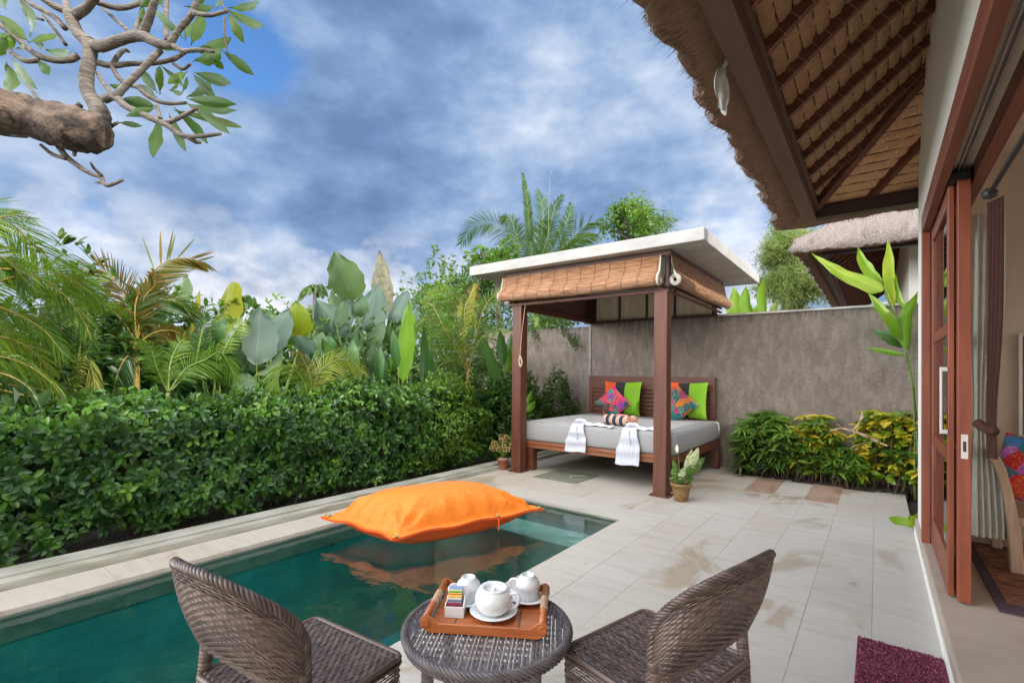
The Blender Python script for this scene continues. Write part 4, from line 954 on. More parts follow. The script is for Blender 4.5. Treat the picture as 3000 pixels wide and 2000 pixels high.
def braid(q, P, R=.014, r=.0075, n=4, per=.085, ring=None):
    P = np.asarray(P, float); d = np.concatenate([[0], np.cumsum(np.linalg.norm(np.diff(P, axis=0), axis=1))]); L_ = d[-1]
    k = max(12, int(L_/.008)); t = np.linspace(0, L_, k); C = np.stack([np.interp(t, d, P[:, i]) for i in range(3)], 1)
    T = np.gradient(C, axis=0); T /= np.linalg.norm(T, axis=1)[:, None]; up = np.array([0, 0, 1.]); A = np.cross(T, up)
    bad = np.linalg.norm(A, axis=1) < .2; A[bad] = np.cross(T[bad], (1, 0, 0)); A /= np.linalg.norm(A, axis=1)[:, None]; B = np.cross(T, A)
    q.tube(C, R*.8, 8, rnd=.3)
    for i in range(n):
        a = t*2*pi/per+i*2*pi/n; q.tube(C+A*(np.cos(a)*R)[:, None]+B*(np.sin(a)*R)[:, None], r, 6, rnd=random.random())
def wrapped(q, P, r0, r1=None):
    P = np.asarray(P, float); L_ = np.linalg.norm(P[-1]-P[0]); k = int(L_/.003); r1 = r1 or r0
    d = np.concatenate([[0], np.cumsum(np.linalg.norm(np.diff(P, axis=0), axis=1))]); t = np.linspace(0, d[-1], k)
    C = np.stack([np.interp(t, d, P[:, i]) for i in range(3)], 1); rr = np.linspace(r0, r1, k)+.0022*np.abs(np.sin(pi*t/.0125))
    q.tube(C, rr, 10, rnd=((np.floor(t/.0125)*.37) % 1).repeat(10))
def make_chair(loc, rz, label):
    c = thing('rattan_chair', label, 'chair', loc, rz, 'brown rattan chairs by the side table')
    W, Dp, H = .245, .225, .45
    q = MB()
    def seat(U_, V_):
        x = U_-W; y = V_-Dp; e = np.maximum(np.abs(x)/W, np.abs(y)/Dp)
        z = H-.006*(1-np.clip((1-e)/.1, 0, 1))-.012*np.cos(x/W*pi/2)*np.cos(y/Dp*pi/2)
        return np.stack([x, y, z], -1), np.broadcast_to(np.array([0, 0, 1.]), x.shape+(3,))
    weave(q, lambda u, v: seat(v, u), 2*Dp, 2*W, holes=lambda u, v: ((u/PU % 1) > .80) & ((v/PV % 1) > .84) & (np.abs(u-.16) < .13) & (np.sin(np.floor(u/PU)*5.1+np.floor(v/PV)*2.3) > -.1), PV=.0135, gap=.12)
    q.build('seat', WICK, c, smooth=True)
    q = MB(); q.box(-W+.012, W-.012, -Dp+.012, Dp-.012, H-.030, H-.022); q.build('seat_gap_shade', WICKU, c)  # dark sheet added under the seat to deepen the weave gaps
    q = MB(); per = []
    r_ = .03
    for sx, sy, a0 in ((1, 1, 0), (-1, 1, pi/2), (-1, -1, pi), (1, -1, 1.5*pi)):
        for a in np.linspace(a0, a0+pi/2, 6): per.append((sx*(W-r_)+r_*cos(a), sy*(Dp-r_)+r_*sin(a), cos(a), sin(a)))
    per.append(per[0]); per = np.array(per); dd = np.concatenate([[0], np.cumsum(np.linalg.norm(np.diff(per[:, :2], axis=0), axis=1))])
    def apr(U_, V_):
        x = np.interp(U_, dd, per[:, 0]); y = np.interp(U_, dd, per[:, 1]); nx = np.interp(U_, dd, per[:, 2]); ny = np.interp(U_, dd, per[:, 3])
        return np.stack([x, y, H-.012-V_], -1), np.stack([nx, ny, 0*nx], -1)
    weave(q, apr, dd[-1], .085, holes=lambda u, v: (np.abs((u/PU % 1)-.5) < .16) & (np.abs((v/PV % 1)-.5) > .42) & (np.sin(np.floor(v/PV)*3.7+np.floor(u/PU)*1.3) > .2)); q.build('apron', WICK, c, smooth=True)
    q = MB(); pp = np.array([(x, y, H-.004) for x, y, _, _ in per]); q.tube(pp, .010, 8, rnd=.6); q.tube(pp*[1.012, 1.012, 1]+[0, 0, -.017], .007, 8, rnd=.3); q.build('seat_border', WICK, c, smooth=True)
    # back shell
    def curve(u, s_):      # u -1..1 across, s_ 0..1 up
        cc = np.cos(u*pi/2)**.8
        zb = .50+.075*cc; zt = .69+.21*np.cos(u*pi/2)**.55; yb = -.165-.075*cc; yt = -.175-.192*cc
        x = .262*np.sin(u*pi/2)*(1-.10*s_*cc) ; z = zb+(zt-zb)*s_; y = yb+(yt-yb)*s_ - .02*np.sin(pi*s_)*cc
        return np.stack([x, y, z], -1)
    Wb, Hb = .66, .36
    def back(sign):
        def f(U_, V_):
            u = -1+2*U_/Wb; s_ = V_/Hb; p_ = curve(u, s_); e = 1e-3
            n_ = np.cross(curve(np.clip(u+e, -1, 1), s_)-curve(np.clip(u-e, -1, 1), s_), curve(u, np.minimum(s_+e, 1))-curve(u, np.maximum(s_-e, 0)))
            n_ /= np.maximum(np.linalg.norm(n_, axis=-1, keepdims=True), 1e-9); return p_+n_*sign*.007, n_*sign
        return f
    q = MB(); weave(q, back(1), Wb, Hb); weave(q, back(-1), Wb, Hb); q.build('backrest', WICK, c, smooth=True)
    q = MB(); ub, sb_ = np.meshgrid(np.linspace(-.98, .98, 40), np.linspace(.02, .98, 12), indexing='ij'); q.grid(curve(ub, sb_)); q.build('back_gap_shade', WICKU, c, smooth=True)  # same dark sheet inside the back, shading its gaps by colour
    us = np.linspace(-1, 1, 40)
    q = MB(); top = curve(us, np.ones(40)); q_l = [curve(np.array(-1.), np.array(s_)) for s_ in np.linspace(0, .95, 8)]; q_r = [curve(np.array(1.), np.array(s_)) for s_ in np.linspace(.95, 0, 8)]
    braid(q, np.concatenate([q_l, top, q_r]), .0095, .0062, 5, .075); q.build('back_rim', WICK, c, smooth=True)
    q = MB(); q.tube(curve(us, np.zeros(40)), .009, 8, rnd=.4); q.build('back_lower_rail', WICK, c, smooth=True)
    for sx in (-1, 1):
        q = MB(); wrapped(q, [(sx*.222, .20, 0.002), (sx*.222, .20, H-.10)], .016, .021); q.build('leg', WICK, c, smooth=True)
        q = MB(); wrapped(q, [(sx*.232, -.225, 0.002), (sx*.238, -.215, .30), (sx*.246, -.20, H-.02), (sx*.260, -.178, .60)], .016, .02); q.build('leg', WICK, c, smooth=True)
    return c
ch = make_chair((-1.56, .885, 0), R_(5.2), 'brown rattan chair on the left of the table, nearest the pool')
c2_ = copy_tree(ch); c2_.location = (-.635, 1.70, 0); c2_.rotation_euler = (0, 0, R_(75.5)); c2_['label'] = 'brown rattan chair on the right of the table, on the open tiles'
# round side table
TX, TY, TZ, TR = -1.172, 1.402, .50, .312
tb = thing('side_table', 'round dark rattan side table carrying the wooden tea tray', 'table', (TX, TY, 0), R_(31.5))
q = MB()
weave(q, lambda u, v: (np.stack([v-TR, u-TR, 0*u+TZ], -1), np.broadcast_to(np.array([0, 0, 1.]), u.shape+(3,))), 2*TR, 2*TR,
      mask=lambda u, v: (u-TR)**2+(v-TR)**2 < (TR-.012)**2, holes=lambda u, v: (np.abs((u/PU % 1)-.5) < .30) & ((v/.0135 % 1) > .62) & (np.floor(u/PU) % 2 == 0) & ((u-TR)**2+(v-TR)**2 < (TR-.05)**2), dv=.0024, du=.006, PV=.0135)
q.build('tabletop', WICKT, tb, smooth=True)
q = MB(); q.lathe([(0, TZ-.016), (TR-.05, TZ-.016), (TR-.03, TZ-.02), (TR-.03, TZ-.03)], n=40); 
q = MB(); a = np.linspace(0, 2*pi, 90); P_ = np.stack([TR*np.cos(a)*.98, TR*np.sin(a)*.98, 0*a+TZ-.006], 1); braid(q, P_, .010, .0065, 6, .11)
P_[:, 2] -= .019; P_[:, :2] *= .99; braid(q, P_, .008, .0055, 4, .08); q.build('rim', WICKT, tb, smooth=True)
for a in (R_(47), R_(137), R_(227), R_(317)):
    q = MB(); wrapped(q, [(.255*cos(a), .255*sin(a), .002), (.262*cos(a), .262*sin(a), TZ-.03)], .0175, .02); q.build('leg', WICKT, tb, smooth=True)
q = MB(); a = np.linspace(0, 2*pi, 60); q.tube(np.stack([.25*np.cos(a), .25*np.sin(a), 0*a+.16], 1), .011, 8); q.build('foot_ring', WICKT, tb, smooth=True)
# tray
TT = TZ+.0065
ty = thing('tea_tray', 'reddish wooden tea tray with round handles on the side table', 'tray', (-1.213, 1.462, TT), R_(31.5))
def rail(y0, y1):
    q = MB(); top = []; xs_ = np.linspace(-.232, .232, 50)
    for x in xs_:
        e = (abs(x)-.165)/.067; top.append(.034+(.030*(math.sin(min(1, max(0, e))*pi/2)) if e > 0 else 0)*(1 if e < .75 else max(.2, 1-(e-.75)*2.2)))
    bot = [0 if abs(x) < .2 else (abs(x)-.2)/.032*.018 for x in xs_]
    poly = [(x, y0, z) for x, z in zip(xs_, top)]+[(x, y0, z) for x, z in zip(xs_[::-1], bot[::-1])]
    q.prism(poly, (0, y1-y0, 0))
    for sx in (-1, 1): q.tube([(sx*.214, y0-.006, .034), (sx*.214, y1+.006, .034)], .0165, 16)
    o = q.build('side_rail', W_TRAY, ty, bevel=.002)
rail(-.165, -.153); rail(.153, .165)
for sx in (-1, 1):
    q = MB(); q.tube([(sx*.214, -.1525, .046), (sx*.214, .1525, .046)], .0135, 16); o = q.build('handle', W_TRAY, ty, smooth=True)
    q = MB()
    for k_ in range(20): q.tube([(sx*.214, -.048+k_*.005, .046), (sx*.214, -.0435+k_*.005, .046)], .0152, 14)
    q.build('cord_binding', simple('raffia', (.42,.25,.14,1), (.55,.36,.22,1), .8, ns=40), o)
q = MB()
for x0, x1 in ((-.205, -.12), (-.112, .02), (.028, .12), (.128, .2)): q.box(x0, x1, -.1525, .1525, .004, .011)
q.build('base_board', W_TRAY, ty, bevel=.001)
for x in (-.116, .024, .124):
    q = MB()
    for k_ in range(34): q.box(x-.0035, x+.0035, -.15+k_*.009, -.146+k_*.009, .006, .0125)
    q.build('stitching', ROPE_D, ty)
ZB = TT+.0115
def on(x, y, z=ZB): p_ = at_z(x, y, z); return (p_[0], p_[1], z)
SAU = [(0, .004), (.028, .004), (.03, 0), (.033, .003), (.05, .008), (.078, .016), (.082, .0195), (.078, .0205), (.05, .0125), (.03, .0075), (0, .007)]
def saucer(loc, s_, label):
    q = MB(); q.lathe([(r*s_, z*s_+.0002) for r, z in SAU], n=40); o = q.build('saucer', PORC, smooth=True, loc=loc); tag(o, label, 'saucer', 'white saucers on the tea tray'); return o
def cup(loc, rz, label, k=1.27):
    t_ = thing('teacup', label, 'cup', loc, rz, 'upturned white teacups')
    pf = [(.036, 0), (.0385, .002), (.0385, .02), (.038, .036), (.0405, .038), (.040, .048), (.034, .062), (.024, .070), (.0225, .0775), (.019, .078), (.018, .072), (0, .071)]
    pf = [(r*k, z*k*.97) for r, z in pf]; q = MB(); q.lathe(pf, n=36); q.build('body', PORC, t_, smooth=True)
    q = MB(); q.tube(spline(np.array([(-.036, 0, .052), (-.052, 0, .054), (-.062, 0, .042), (-.056, 0, .026), (-.038, 0, .018)])*k, 6), .0055, 8); q.build('handle', PORC, t_, smooth=True)
s1 = on(1372, 1762); saucer(s1, 1.08, 'white saucer under the left teacup behind the sachet holder'); cup((s1[0], s1[1], ZB+.0075), R_(50), 'upturned white teacup at the back left of the tray')
s2 = on(1546, 1755); saucer(s2, 1.08, 'white saucer under the right teacup behind the teapot handle'); cup((s2[0], s2[1], ZB+.0075), R_(20), 'upturned white teacup at the back right of the tray')
s3 = on(1446, 1800); saucer(s3, 1.13, 'wide white saucer under the round teapot')
tp_ = thing('teapot', 'round white porcelain teapot with sunken knob lid in the middle of the tray', 'teapot', (s3[0], s3[1], ZB+.0085), R_(32))
q = MB(); q.lathe([(0, 0), (.04, 0), (.043, .003), (.06, .018), (.071, .038), (.0735, .055), (.070, .072), (.063, .085), (.056, .092), (.053, .094)], n=44); q.build('body', PORC, tp_, smooth=True)
q = MB(); q.lathe([(.0545, .0930), (.055, .0985), (.052, .1010), (.044, .1005), (.037, .0975), (.033, .0900), (.029, .0880), (.010, .0870), (.0065, .0900), (.008, .0940), (.005, .097), (0, .0975)], n=40); q.build('lid', PORC, tp_, smooth=True)
q = MB(); q.tube(spline([(.062, -.01, .078), (.083, -.012, .085), (.097, -.014, .074), (.096, -.014, .05), (.083, -.012, .032), (.062, -.01, .026)], 6), [.0065]*31, 10); q.build('handle', PORC, tp_, smooth=True)
q = MB(); q.tube(spline([(-.02, .055, .035), (-.026, .078, .05), (-.03, .090, .068), (-.033, .098, .076)], 6), np.linspace(.015, .008, 19), 12); q.build('spout', PORC, tp_, smooth=True)
hp = on(1334, 1800)
HK = 1.42
hd = thing('sachet_holder', 'small square white ceramic holder full of tea sachets', 'holder', hp, R_(34))
q = MB(); q.box(-.026, .026, -.0185, .0185, .0003, .004); q.box(-.026, .026, -.0185, -.0155, .004, .030); q.box(-.026, .026, .0155, .0185, .004, .044); q.box(-.026, -.023, -.0155, .0155, .004, .036)
q.prism([(.023, -.0155, .004), (.023, .0155, .004), (.023, .0155, .052), (.023, 0, .044), (.023, -.0155, .030)], (.003, 0, 0)); q.build('box', PORC, hd, bevel=.001); hd.scale = (HK, HK, HK)
def m_sachet(name, cols):
    m, nt, nd, ln, p = mat(name); tc_ = nt.nodes.new('ShaderNodeTexCoord'); sx = nt.nodes.new('ShaderNodeSeparateXYZ'); ln.new(tc_.outputs['Object'], sx.inputs[0])
    f = math_(nt, 'DIVIDE', sx.outputs[2], .06); ln.new(ramp(nt, f, [(a, c) for a, c in cols], 'CONSTANT'), p.inputs['Base Color']); p.inputs['Roughness'].default_value = .35; return m
SP = [([(0, (.25,.03,.06,1)), (.42, (.25,.03,.06,1)), (.6, (.6,.6,.65,1))], -.012, .034, 'maroon paper sachet at the front of the white holder'),
      ([(0, (.6,.6,.66,1)), (.55, (.16,.2,.32,1)), (.66, (.7,.68,.6,1)), (.75, (.8,.4,.08,1))], -.006, .048, 'grey and orange striped sachet in the white holder'),
      ([(0, (.8,.65,.1,1)), (.7, (.85,.7,.15,1)), (.82, (.7,.1,.05,1)), (.88, (.85,.7,.15,1))], 0.0, .054, 'yellow and red sachet in the white holder'),
      ([(0, (.05,.25,.03,1)), (.85, (.1,.35,.04,1)), (.95, (.7,.75,.3,1))], .005, .060, 'green sachet in the white holder'),
      ([(0, (.03,.06,.25,1)), (.9, (.02,.05,.22,1)), (.98, (.3,.42,.7,1))], .0095, .069, 'blue sachet standing tallest at the back of the white holder')]
for cols, dy, hh, lab in SP:
    q = MB(); q.box(-.019, .019, -.0015, .0015, 0, hh); o = q.build('tea_sachet', m_sachet('sachet', cols), bevel=.0008)
    o.scale = (HK,)*3; v = rotm((0, 0, 1), R_(34)) @ np.array((-.002, dy, 0))*HK; o.location = (hp[0]+v[0], hp[1]+v[1], ZB+.0045); o.rotation_euler = (R_(-6), 0, R_(34)); tag(o, lab, 'sachet', 'tea sachets in the white holder')
q = MB(); q.box(-.010, .010, -.001, .001, 0, .068)
o = q.build('sugar_stick', simple('white_sachet_paper', (.7,.7,.72,1), (.75,.75,.78,1), .5, b=0)); o.scale = (HK,)*3; v = rotm((0, 0, 1), R_(34)) @ np.array((.016, .012, 0))*HK; o.location = (hp[0]+v[0], hp[1]+v[1], ZB+.0045); o.rotation_euler = (R_(-8), R_(10), R_(50)); tag(o, 'slim white sugar sachet leaning at the right side of the white holder', 'sachet', 'tea sachets in the white holder')
# ------------------------------------------------------------------ pool float
fl = thing('pool_float', 'large orange cushion float with eyelets in its hem resting on the pool', 'pool float', (0, 0, 0))
La, Fa, Ra = at_z(940, 1512, .13), at_z(1150, 1575, .10), at_z(1596, 1488, .12)
La, Fa, Ra = np.array(La), np.array(Fa), np.array(Ra); Ba = La+Ra-Fa
n = 90; T_ = []; Bt = []
def fpos(a, b, top):
    # a across (L->F), b along (F->R); corners pulled out, sides pulled in
    aa = .5+.5*a; bb = .5+.5*b
    c = La*(1-aa)*(1-bb)+Fa*aa*(1-bb)+Ra*aa*bb+Ba*(1-aa)*bb
    ctr = (La+Fa+Ra+Ba)/4; pin = 1-.055*(1-a*a)*abs(b)**4-.055*(1-b*b)*abs(a)**4
    c = ctr+(c-ctr)*pin
    ha = max(0, 1-(abs(a)/.90)**3.2); hb = max(0, 1-(abs(b)/.93)**3.4); h_ = (ha*hb)**.75 if ha*hb > 0 else 0
    e = max(abs(a), abs(b))
    # wrinkles running in from the corners and along the hems
    wr = 0
    for sa, sb in ((-1, -1), (1, -1), (1, 1), (-1, 1)):
        dx, dy = a-sa*.9, b-sb*.9; rr = math.hypot(dx, dy*1.3); th_ = math.atan2(dy, dx)
        wr += .034*math.exp(-(rr/.55)**2)*sin(th_*11+sa*2+sb)*min(1, rr*4)
    wr += .016*sin(b*23+a*2)*math.exp(-((abs(a)-.82)/.16)**2)+.013*sin(a*19+b)*math.exp(-((abs(b)-.84)/.16)**2)
    if top:
        z = c[2]+.265*h_*(1-.10*b)+wr*(h_ > 0)+.012*sin(3*a+2.2*b)*h_
    else: z = c[2]-.02-.19*h_-.0*wr
    if e > .92: z += .012*sin(b*9+a*7)*(e-.9)*8
    return (c[0], c[1], z)
gr_ = np.linspace(-1, 1, n)
q = MB(); q.grid([[fpos(a, b, True) for b in gr_] for a in gr_], rnd=.5)
q.build('top_panel', ORANGE, fl, smooth=True)
q = MB(); q.grid([[fpos(a, b, False) for b in gr_[::2]] for a in gr_[::2]], flip=True); q.grid([[fpos(a, s_, True), fpos(a, s_, False)] for a in gr_[::2] for s_ in (1,)][::1]); 
for s_ in (-1, 1):
    q.grid([[fpos(a, s_, True), fpos(a, s_, False)] for a in gr_[::2]]); q.grid([[fpos(s_, a, True), fpos(s_, a, False)] for a in gr_[::2]])
q.build('bottom_panel', ORANGE_D, fl, smooth=True)
for a, b in ((.955, -.955), (-.95, -.95), (.955, .35), (.95, .95)):
    p_ = np.array(fpos(a, b, True)); q = MB(); t_ = np.linspace(0, 2*pi, 18); q.tube(np.stack([p_[0]+.022*np.cos(t_), p_[1]+.022*np.sin(t_), p_[2]+.008+0*t_], 1), .006, 6)
    o = q.build('eyelet', BRASS, fl, smooth=True)
    q = MB(); q.lathe([(0, .0), (.018, 0)], tuple(p_+np.array([0, 0, .007])), 14); q.build('eyelet_hole', BLACK, o)
p_ = np.array(fpos(.97, .35, True)); q = MB(); q.tube(spline([p_+[0, 0, .01], p_+[.03, -.02, -.03], p_+[.028, -.018, -.12]], 5), .006, 6); q.build('tie_cord', ORANGE_D, fl)
# ------------------------------------------------------------------ foliage
def unit(a): return a/np.maximum(np.linalg.norm(a, axis=-1, keepdims=True), 1e-9)
def leaves(q, P, Dr, Up, Ln, wr=.42, rnd=None, curl=.12, lite=False, mi=0):
    P = np.asarray(P, float); n_ = len(P); Dr = unit(np.asarray(Dr, float)); S = unit(np.cross(Dr, Up)); Nm = np.cross(S, Dr)
    Ln = np.broadcast_to(np.asarray(Ln, float), (n_,))
    if lite: tpl = [(0, 0, 0), (.5, .5, .1), (1, 0, -.05), (.5, -.5, .1)]; Fs = [(0, 1, 2, 3)]
    else:
        tpl = [(0, 0, 0), (.22, .36, .06), (.22, 0, 0), (.22, -.36, .06), (.6, .46, .05), (.6, 0, -.02), (.6, -.46, .05), (.86, .26, 0), (.86, 0, -.05), (.86, -.26, 0), (1, 0, -.1)]
        Fs = [(0, 2, 1), (0, 3, 2), (1, 2, 5, 4), (2, 3, 6, 5), (4, 5, 8, 7), (5, 6, 9, 8), (7, 8, 10), (8, 9, 10)]
    T = np.array(tpl); m_ = len(T)
    V = P[:, None]+Dr[:, None]*(T[None, :, 0:1]*Ln[:, None, None])+S[:, None]*(T[None, :, 1:2]*(Ln*wr)[:, None, None])+Nm[:, None]*((T[None, :, 2:3]-curl*T[None, :, 0:1]**2)*Ln[:, None, None])
    r = rng.random(n_) if rnd is None else rnd
    base = (np.arange(n_)*m_)[:, None]
    q.v.append(V.reshape(-1, 3)); q.r.append(np.repeat(r, m_)); q.uv.append(np.zeros((n_*m_, 2)))
    for f_ in Fs:
        A = base+np.array(f_)[None]+q.n; q.f += [tuple(x) for x in A.tolist()]; q.m += [mi]*n_
    q.n += n_*m_
def rv(n_, s=1.0): return rng.normal(size=(n_, 3))*s
G_HEDGE = leafmat('hedge_leaf', [(0, (.010,.035,.012,1)), (.3, (.018,.065,.014,1)), (.52, (.035,.115,.016,1)), (.74, (.08,.20,.02,1)), (.92, (.17,.32,.03,1)), (1, (.25,.38,.04,1))], .36, .28)
G_BUSH = leafmat('bush_leaf', [(0, (.03,.08,.012,1)), (.4, (.07,.17,.02,1)), (.75, (.17,.30,.035,1)), (1, (.34,.42,.07,1))], .35, .3)
G_BUSHD = leafmat('tree_leaf', [(0, (.02,.06,.012,1)), (.4, (.045,.13,.015,1)), (.75, (.1,.22,.02,1)), (1, (.22,.36,.04,1))], .35, .35)
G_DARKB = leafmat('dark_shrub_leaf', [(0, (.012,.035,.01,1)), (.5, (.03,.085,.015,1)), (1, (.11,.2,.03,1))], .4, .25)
G_PALM = leafmat('palm_leaflet', [(0, (.03,.08,.018,1)), (.35, (.07,.16,.02,1)), (.6, (.14,.25,.025,1)), (.8, (.28,.34,.04,1)), (1, (.45,.30,.06,1))], .42, .4)
G_PALMD = leafmat('deep_palm_leaflet', [(0, (.015,.05,.018,1)), (.5, (.04,.11,.025,1)), (.85, (.10,.2,.03,1)), (1, (.22,.3,.05,1))], .4, .35)
G_RUST = leafmat('rusty_palm_leaflet', [(0, (.04,.09,.015,1)), (.45, (.08,.125,.02,1)), (.68, (.18,.13,.025,1)), (1, (.33,.15,.035,1))], .5, .35, tcol=(.5,.3,.05,1))
G_YELLOWP = leafmat('yellow_palm_leaflet', [(0, (.13,.2,.03,1)), (.5, (.28,.33,.05,1)), (1, (.5,.42,.12,1))], .45, .4)
G_GLAUC = leafmat('waxy_blue_green_leaf', [(0, (.06,.12,.08,1)), (.5, (.10,.165,.13,1)), (1, (.235,.30,.265,1))], .55, .25, tcol=(.3,.45,.25,1), nscale=1.2, vein=1)
G_GREENG = leafmat('grey_green_leaf', [(0, (.045,.11,.045,1)), (.5, (.09,.16,.075,1)), (1, (.17,.24,.11,1))], .5, .3, vein=1)
G_VIVID = leafmat('vivid_leaf', [(0, (.09,.25,.015,1)), (.5, (.17,.36,.02,1)), (1, (.33,.48,.03,1))], .35, .45, vein=1)
G_YEL = leafmat('yellowing_leaf', [(0, (.15,.26,.01,1)), (.5, (.28,.33,.012,1)), (1, (.5,.38,.03,1))], .4, .5, tcol=(.6,.5,.03,1), vein=1)
G_HELI = leafmat('heliconia_leaf', [(0, (.10,.28,.015,1)), (.45, (.19,.40,.02,1)), (.8, (.42,.52,.04,1)), (1, (.62,.58,.10,1))], .35, .45, vein=1)
G_DEEP = leafmat('deep_green_leaf', [(0, (.02,.08,.02,1)), (.6, (.045,.14,.03,1)), (1, (.09,.2,.04,1))], .35, .3, vein=1)
G_CROT = leafmat('croton_leaf', [(0, (.025,.08,.012,1)), (.45, (.06,.16,.015,1)), (.62, (.2,.32,.02,1)), (.75, (.55,.5,.03,1)), (1, (.75,.48,.05,1))], .35, .35, tcol=(.6,.5,.03,1))
G_SPIKE = leafmat('spiky_border_leaf', [(0, (.035,.018,.022,1)), (.3, (.03,.05,.015,1)), (.55, (.07,.17,.02,1)), (1, (.24,.4,.05,1))], .38, .3)
G_FRANG = leafmat('frangipani_leaf', [(0, (.03,.08,.008,1)), (.5, (.05,.125,.012,1)), (.85, (.10,.17,.015,1)), (1, (.38,.24,.03,1))], .42, .4, tcol=(.14,.26,.012,1), vein=1)
G_FAR = leafmat('far_foliage', [(0, (.03,.07,.02,1)), (.5, (.07,.14,.03,1)), (1, (.17,.25,.06,1))], .5, .3)
G_BAMB = leafmat('bamboo_leaf', [(0, (.09,.13,.04,1)), (.5, (.18,.24,.06,1)), (1, (.36,.38,.13,1))], .5, .35)
TWIGD = simple('shaded_twig', (.03,.02,.012,1), (.07,.045,.03,1), .9, ns=12)
# ---- long clipped hedge
hg = thing('clipped_hedge', 'long dark green clipped hedge of glossy oval leaves behind the pool kerb', 'hedge')
q = MB()
def hedge_z(y): return 1.17+.07*np.sin(y*2.1)+.06*np.sin(y*5.3+1)+.04*np.sin(y*13.7)-.16*np.clip((1.9-y)/1.2, 0, 1)
def hedge_pts(n_, y0, y1):
    y = rng.uniform(y0, y1, n_); face = rng.random(n_)
    zt = hedge_z(y); z = rng.uniform(.0, 1, n_)**.95*(zt-.04)+.04+.04*np.sin(y*7)
    lump = .07*np.sin(y*3.7+z*4)+.05*np.sin(y*9.1-z*7)+.05*np.sin(z*11+y*2)
    x = -5.06+lump-.10*(z-.6)**2-rng.random(n_)**1.6*.28-.10*np.clip(.25-z, 0, 1)*3
    topm = face > .78; x = np.where(topm, -5.1-rng.random(n_)*.75, x); z = np.where(topm, zt+rng.normal(size=n_)*.035, z)
    return np.stack([x, y, z], 1), topm
C_, tm = hedge_pts(4000, -1.2, 4.75)
per_ = 6
P_ = np.repeat(C_, per_, 0); k_ = len(P_); out = np.where(np.repeat(tm, per_)[:, None], np.array([[.25, 0, 1.]]), np.array([[1., 0, .45]]))
ang = rng.random(k_)*6.28; ring = np.stack([.35*np.sin(ang)*0, np.cos(ang), np.sin(ang)*.9], 1)
Dr = unit(out*rng.uniform(.15, .7, (k_, 1))+ring+rv(k_, .2)); cr_ = np.clip(np.repeat(rng.random(len(C_)), per_)*.8+rng.random(k_)*.3-.08, 0, 1)
leaves(q, P_+Dr*.006, Dr, unit(out+rv(k_, .35)), rng.uniform(.045, .088, k_)*np.where(P_[:, 1] > 4.5, .9, 1), .52, cr_)
q.build('foliage', G_HEDGE, hg, smooth=True)
q = MB()
for i in range(24):
    y = -1+i*.25+random.uniform(-.12, .12); x = -5.33+random.uniform(-.1, .12)
    q.tube(spline([(x, y, -.05), (x+random.uniform(-.05, .05), y+random.uniform(-.06, .06), .3), (x+random.uniform(-.1, .1), y+random.uniform(-.15, .15), .9)], 4), [.014]*4+[.011]*5, 5, wob=.1)
q.build('stem', TWIGD, hg)
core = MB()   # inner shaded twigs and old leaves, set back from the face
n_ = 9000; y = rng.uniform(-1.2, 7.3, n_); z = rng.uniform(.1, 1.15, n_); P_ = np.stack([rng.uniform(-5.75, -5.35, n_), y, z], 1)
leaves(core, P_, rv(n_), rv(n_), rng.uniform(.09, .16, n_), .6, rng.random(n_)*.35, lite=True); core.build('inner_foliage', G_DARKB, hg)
# ---- generic rounded shrub
def shrub(name, label, c, r, n_, Lf, m, cat='shrub', wr=.45, group=None, stem=True, hollow=.55, zmin=.02, per=4, rbias=(0, 1), lite=False):
    c = np.array(c, float); r = np.array(r, float)
    t_ = thing(name, label, cat, (c[0], c[1], 0), 0, group)
    d = unit(rv(n_)); rad = (hollow+(1-hollow)*rng.random(n_)**.6)*(1+.14*np.sin(d[:, 0]*5+c[0])+.12*np.sin(d[:, 1]*6+d[:, 2]*5+c[1]*3)+.1*np.sin(d[:, 2]*9))
    P = d*rad[:, None]*r; P[:, 2] += c[2]; ok = P[:, 2] > zmin; P = P[ok]; d = d[ok]
    P = np.repeat(P, per, 0); d = np.repeat(d, per, 0); k_ = len(P)
    Dr = unit(d*.5+rv(k_, .55)+np.array([0, 0, .12])); cl = np.repeat(rng.random(k_//per), per)
    rn = np.clip(rbias[0]+(rbias[1]-rbias[0])*(.6*cl+.4*rng.random(k_)), 0, 1)
    q = MB(); leaves(q, P, Dr, unit(d+rv(k_, .4)+np.array([0, 0, .6])), rng.uniform(.7, 1.25, k_)*Lf, wr, rn, lite=lite); q.build('foliage', m, t_, smooth=True)
    if stem:
        q = MB()
        for i in range(7):
            a = random.random()*6.28; e = np.array([cos(a)*r[0]*.6, sin(a)*r[1]*.6, c[2]+r[2]*.5*random.random()])
            q.tube(spline([(cos(a)*.04, sin(a)*.04, -.04), e*.5+[0, 0, .1], e], 4), np.linspace(.018, .006, 9), 6, wob=.08)
        q.build('stem', TWIG, t_)
    return t_
shrub('round_shrub', 'round yellow green small leaved shrub at the hedge end behind the orange float', (-5.38, 5.25, .60), (.50, 1.0, .70), 2300, .058, G_BUSH, per=6, rbias=(.05, .95), hollow=.7)
shrub('leafy_shrub', 'dark green shrub with upright shoots growing left of the left pavilion post', (-5.3, 6.95, .62), (.5, .85, .75), 1700, .075, G_HEDGE, per=5, hollow=.6)
shrub('wall_shrub', 'dark bushy shrub growing against the wall behind the left post', (-4.98, 8.0, .75), (.42, .32, .72), 1300, .05, G_DARKB, per=5)
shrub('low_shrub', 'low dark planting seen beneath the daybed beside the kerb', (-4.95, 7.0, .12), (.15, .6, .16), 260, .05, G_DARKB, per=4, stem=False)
GB = 'mixed shrubs filling the garden behind the hedge'
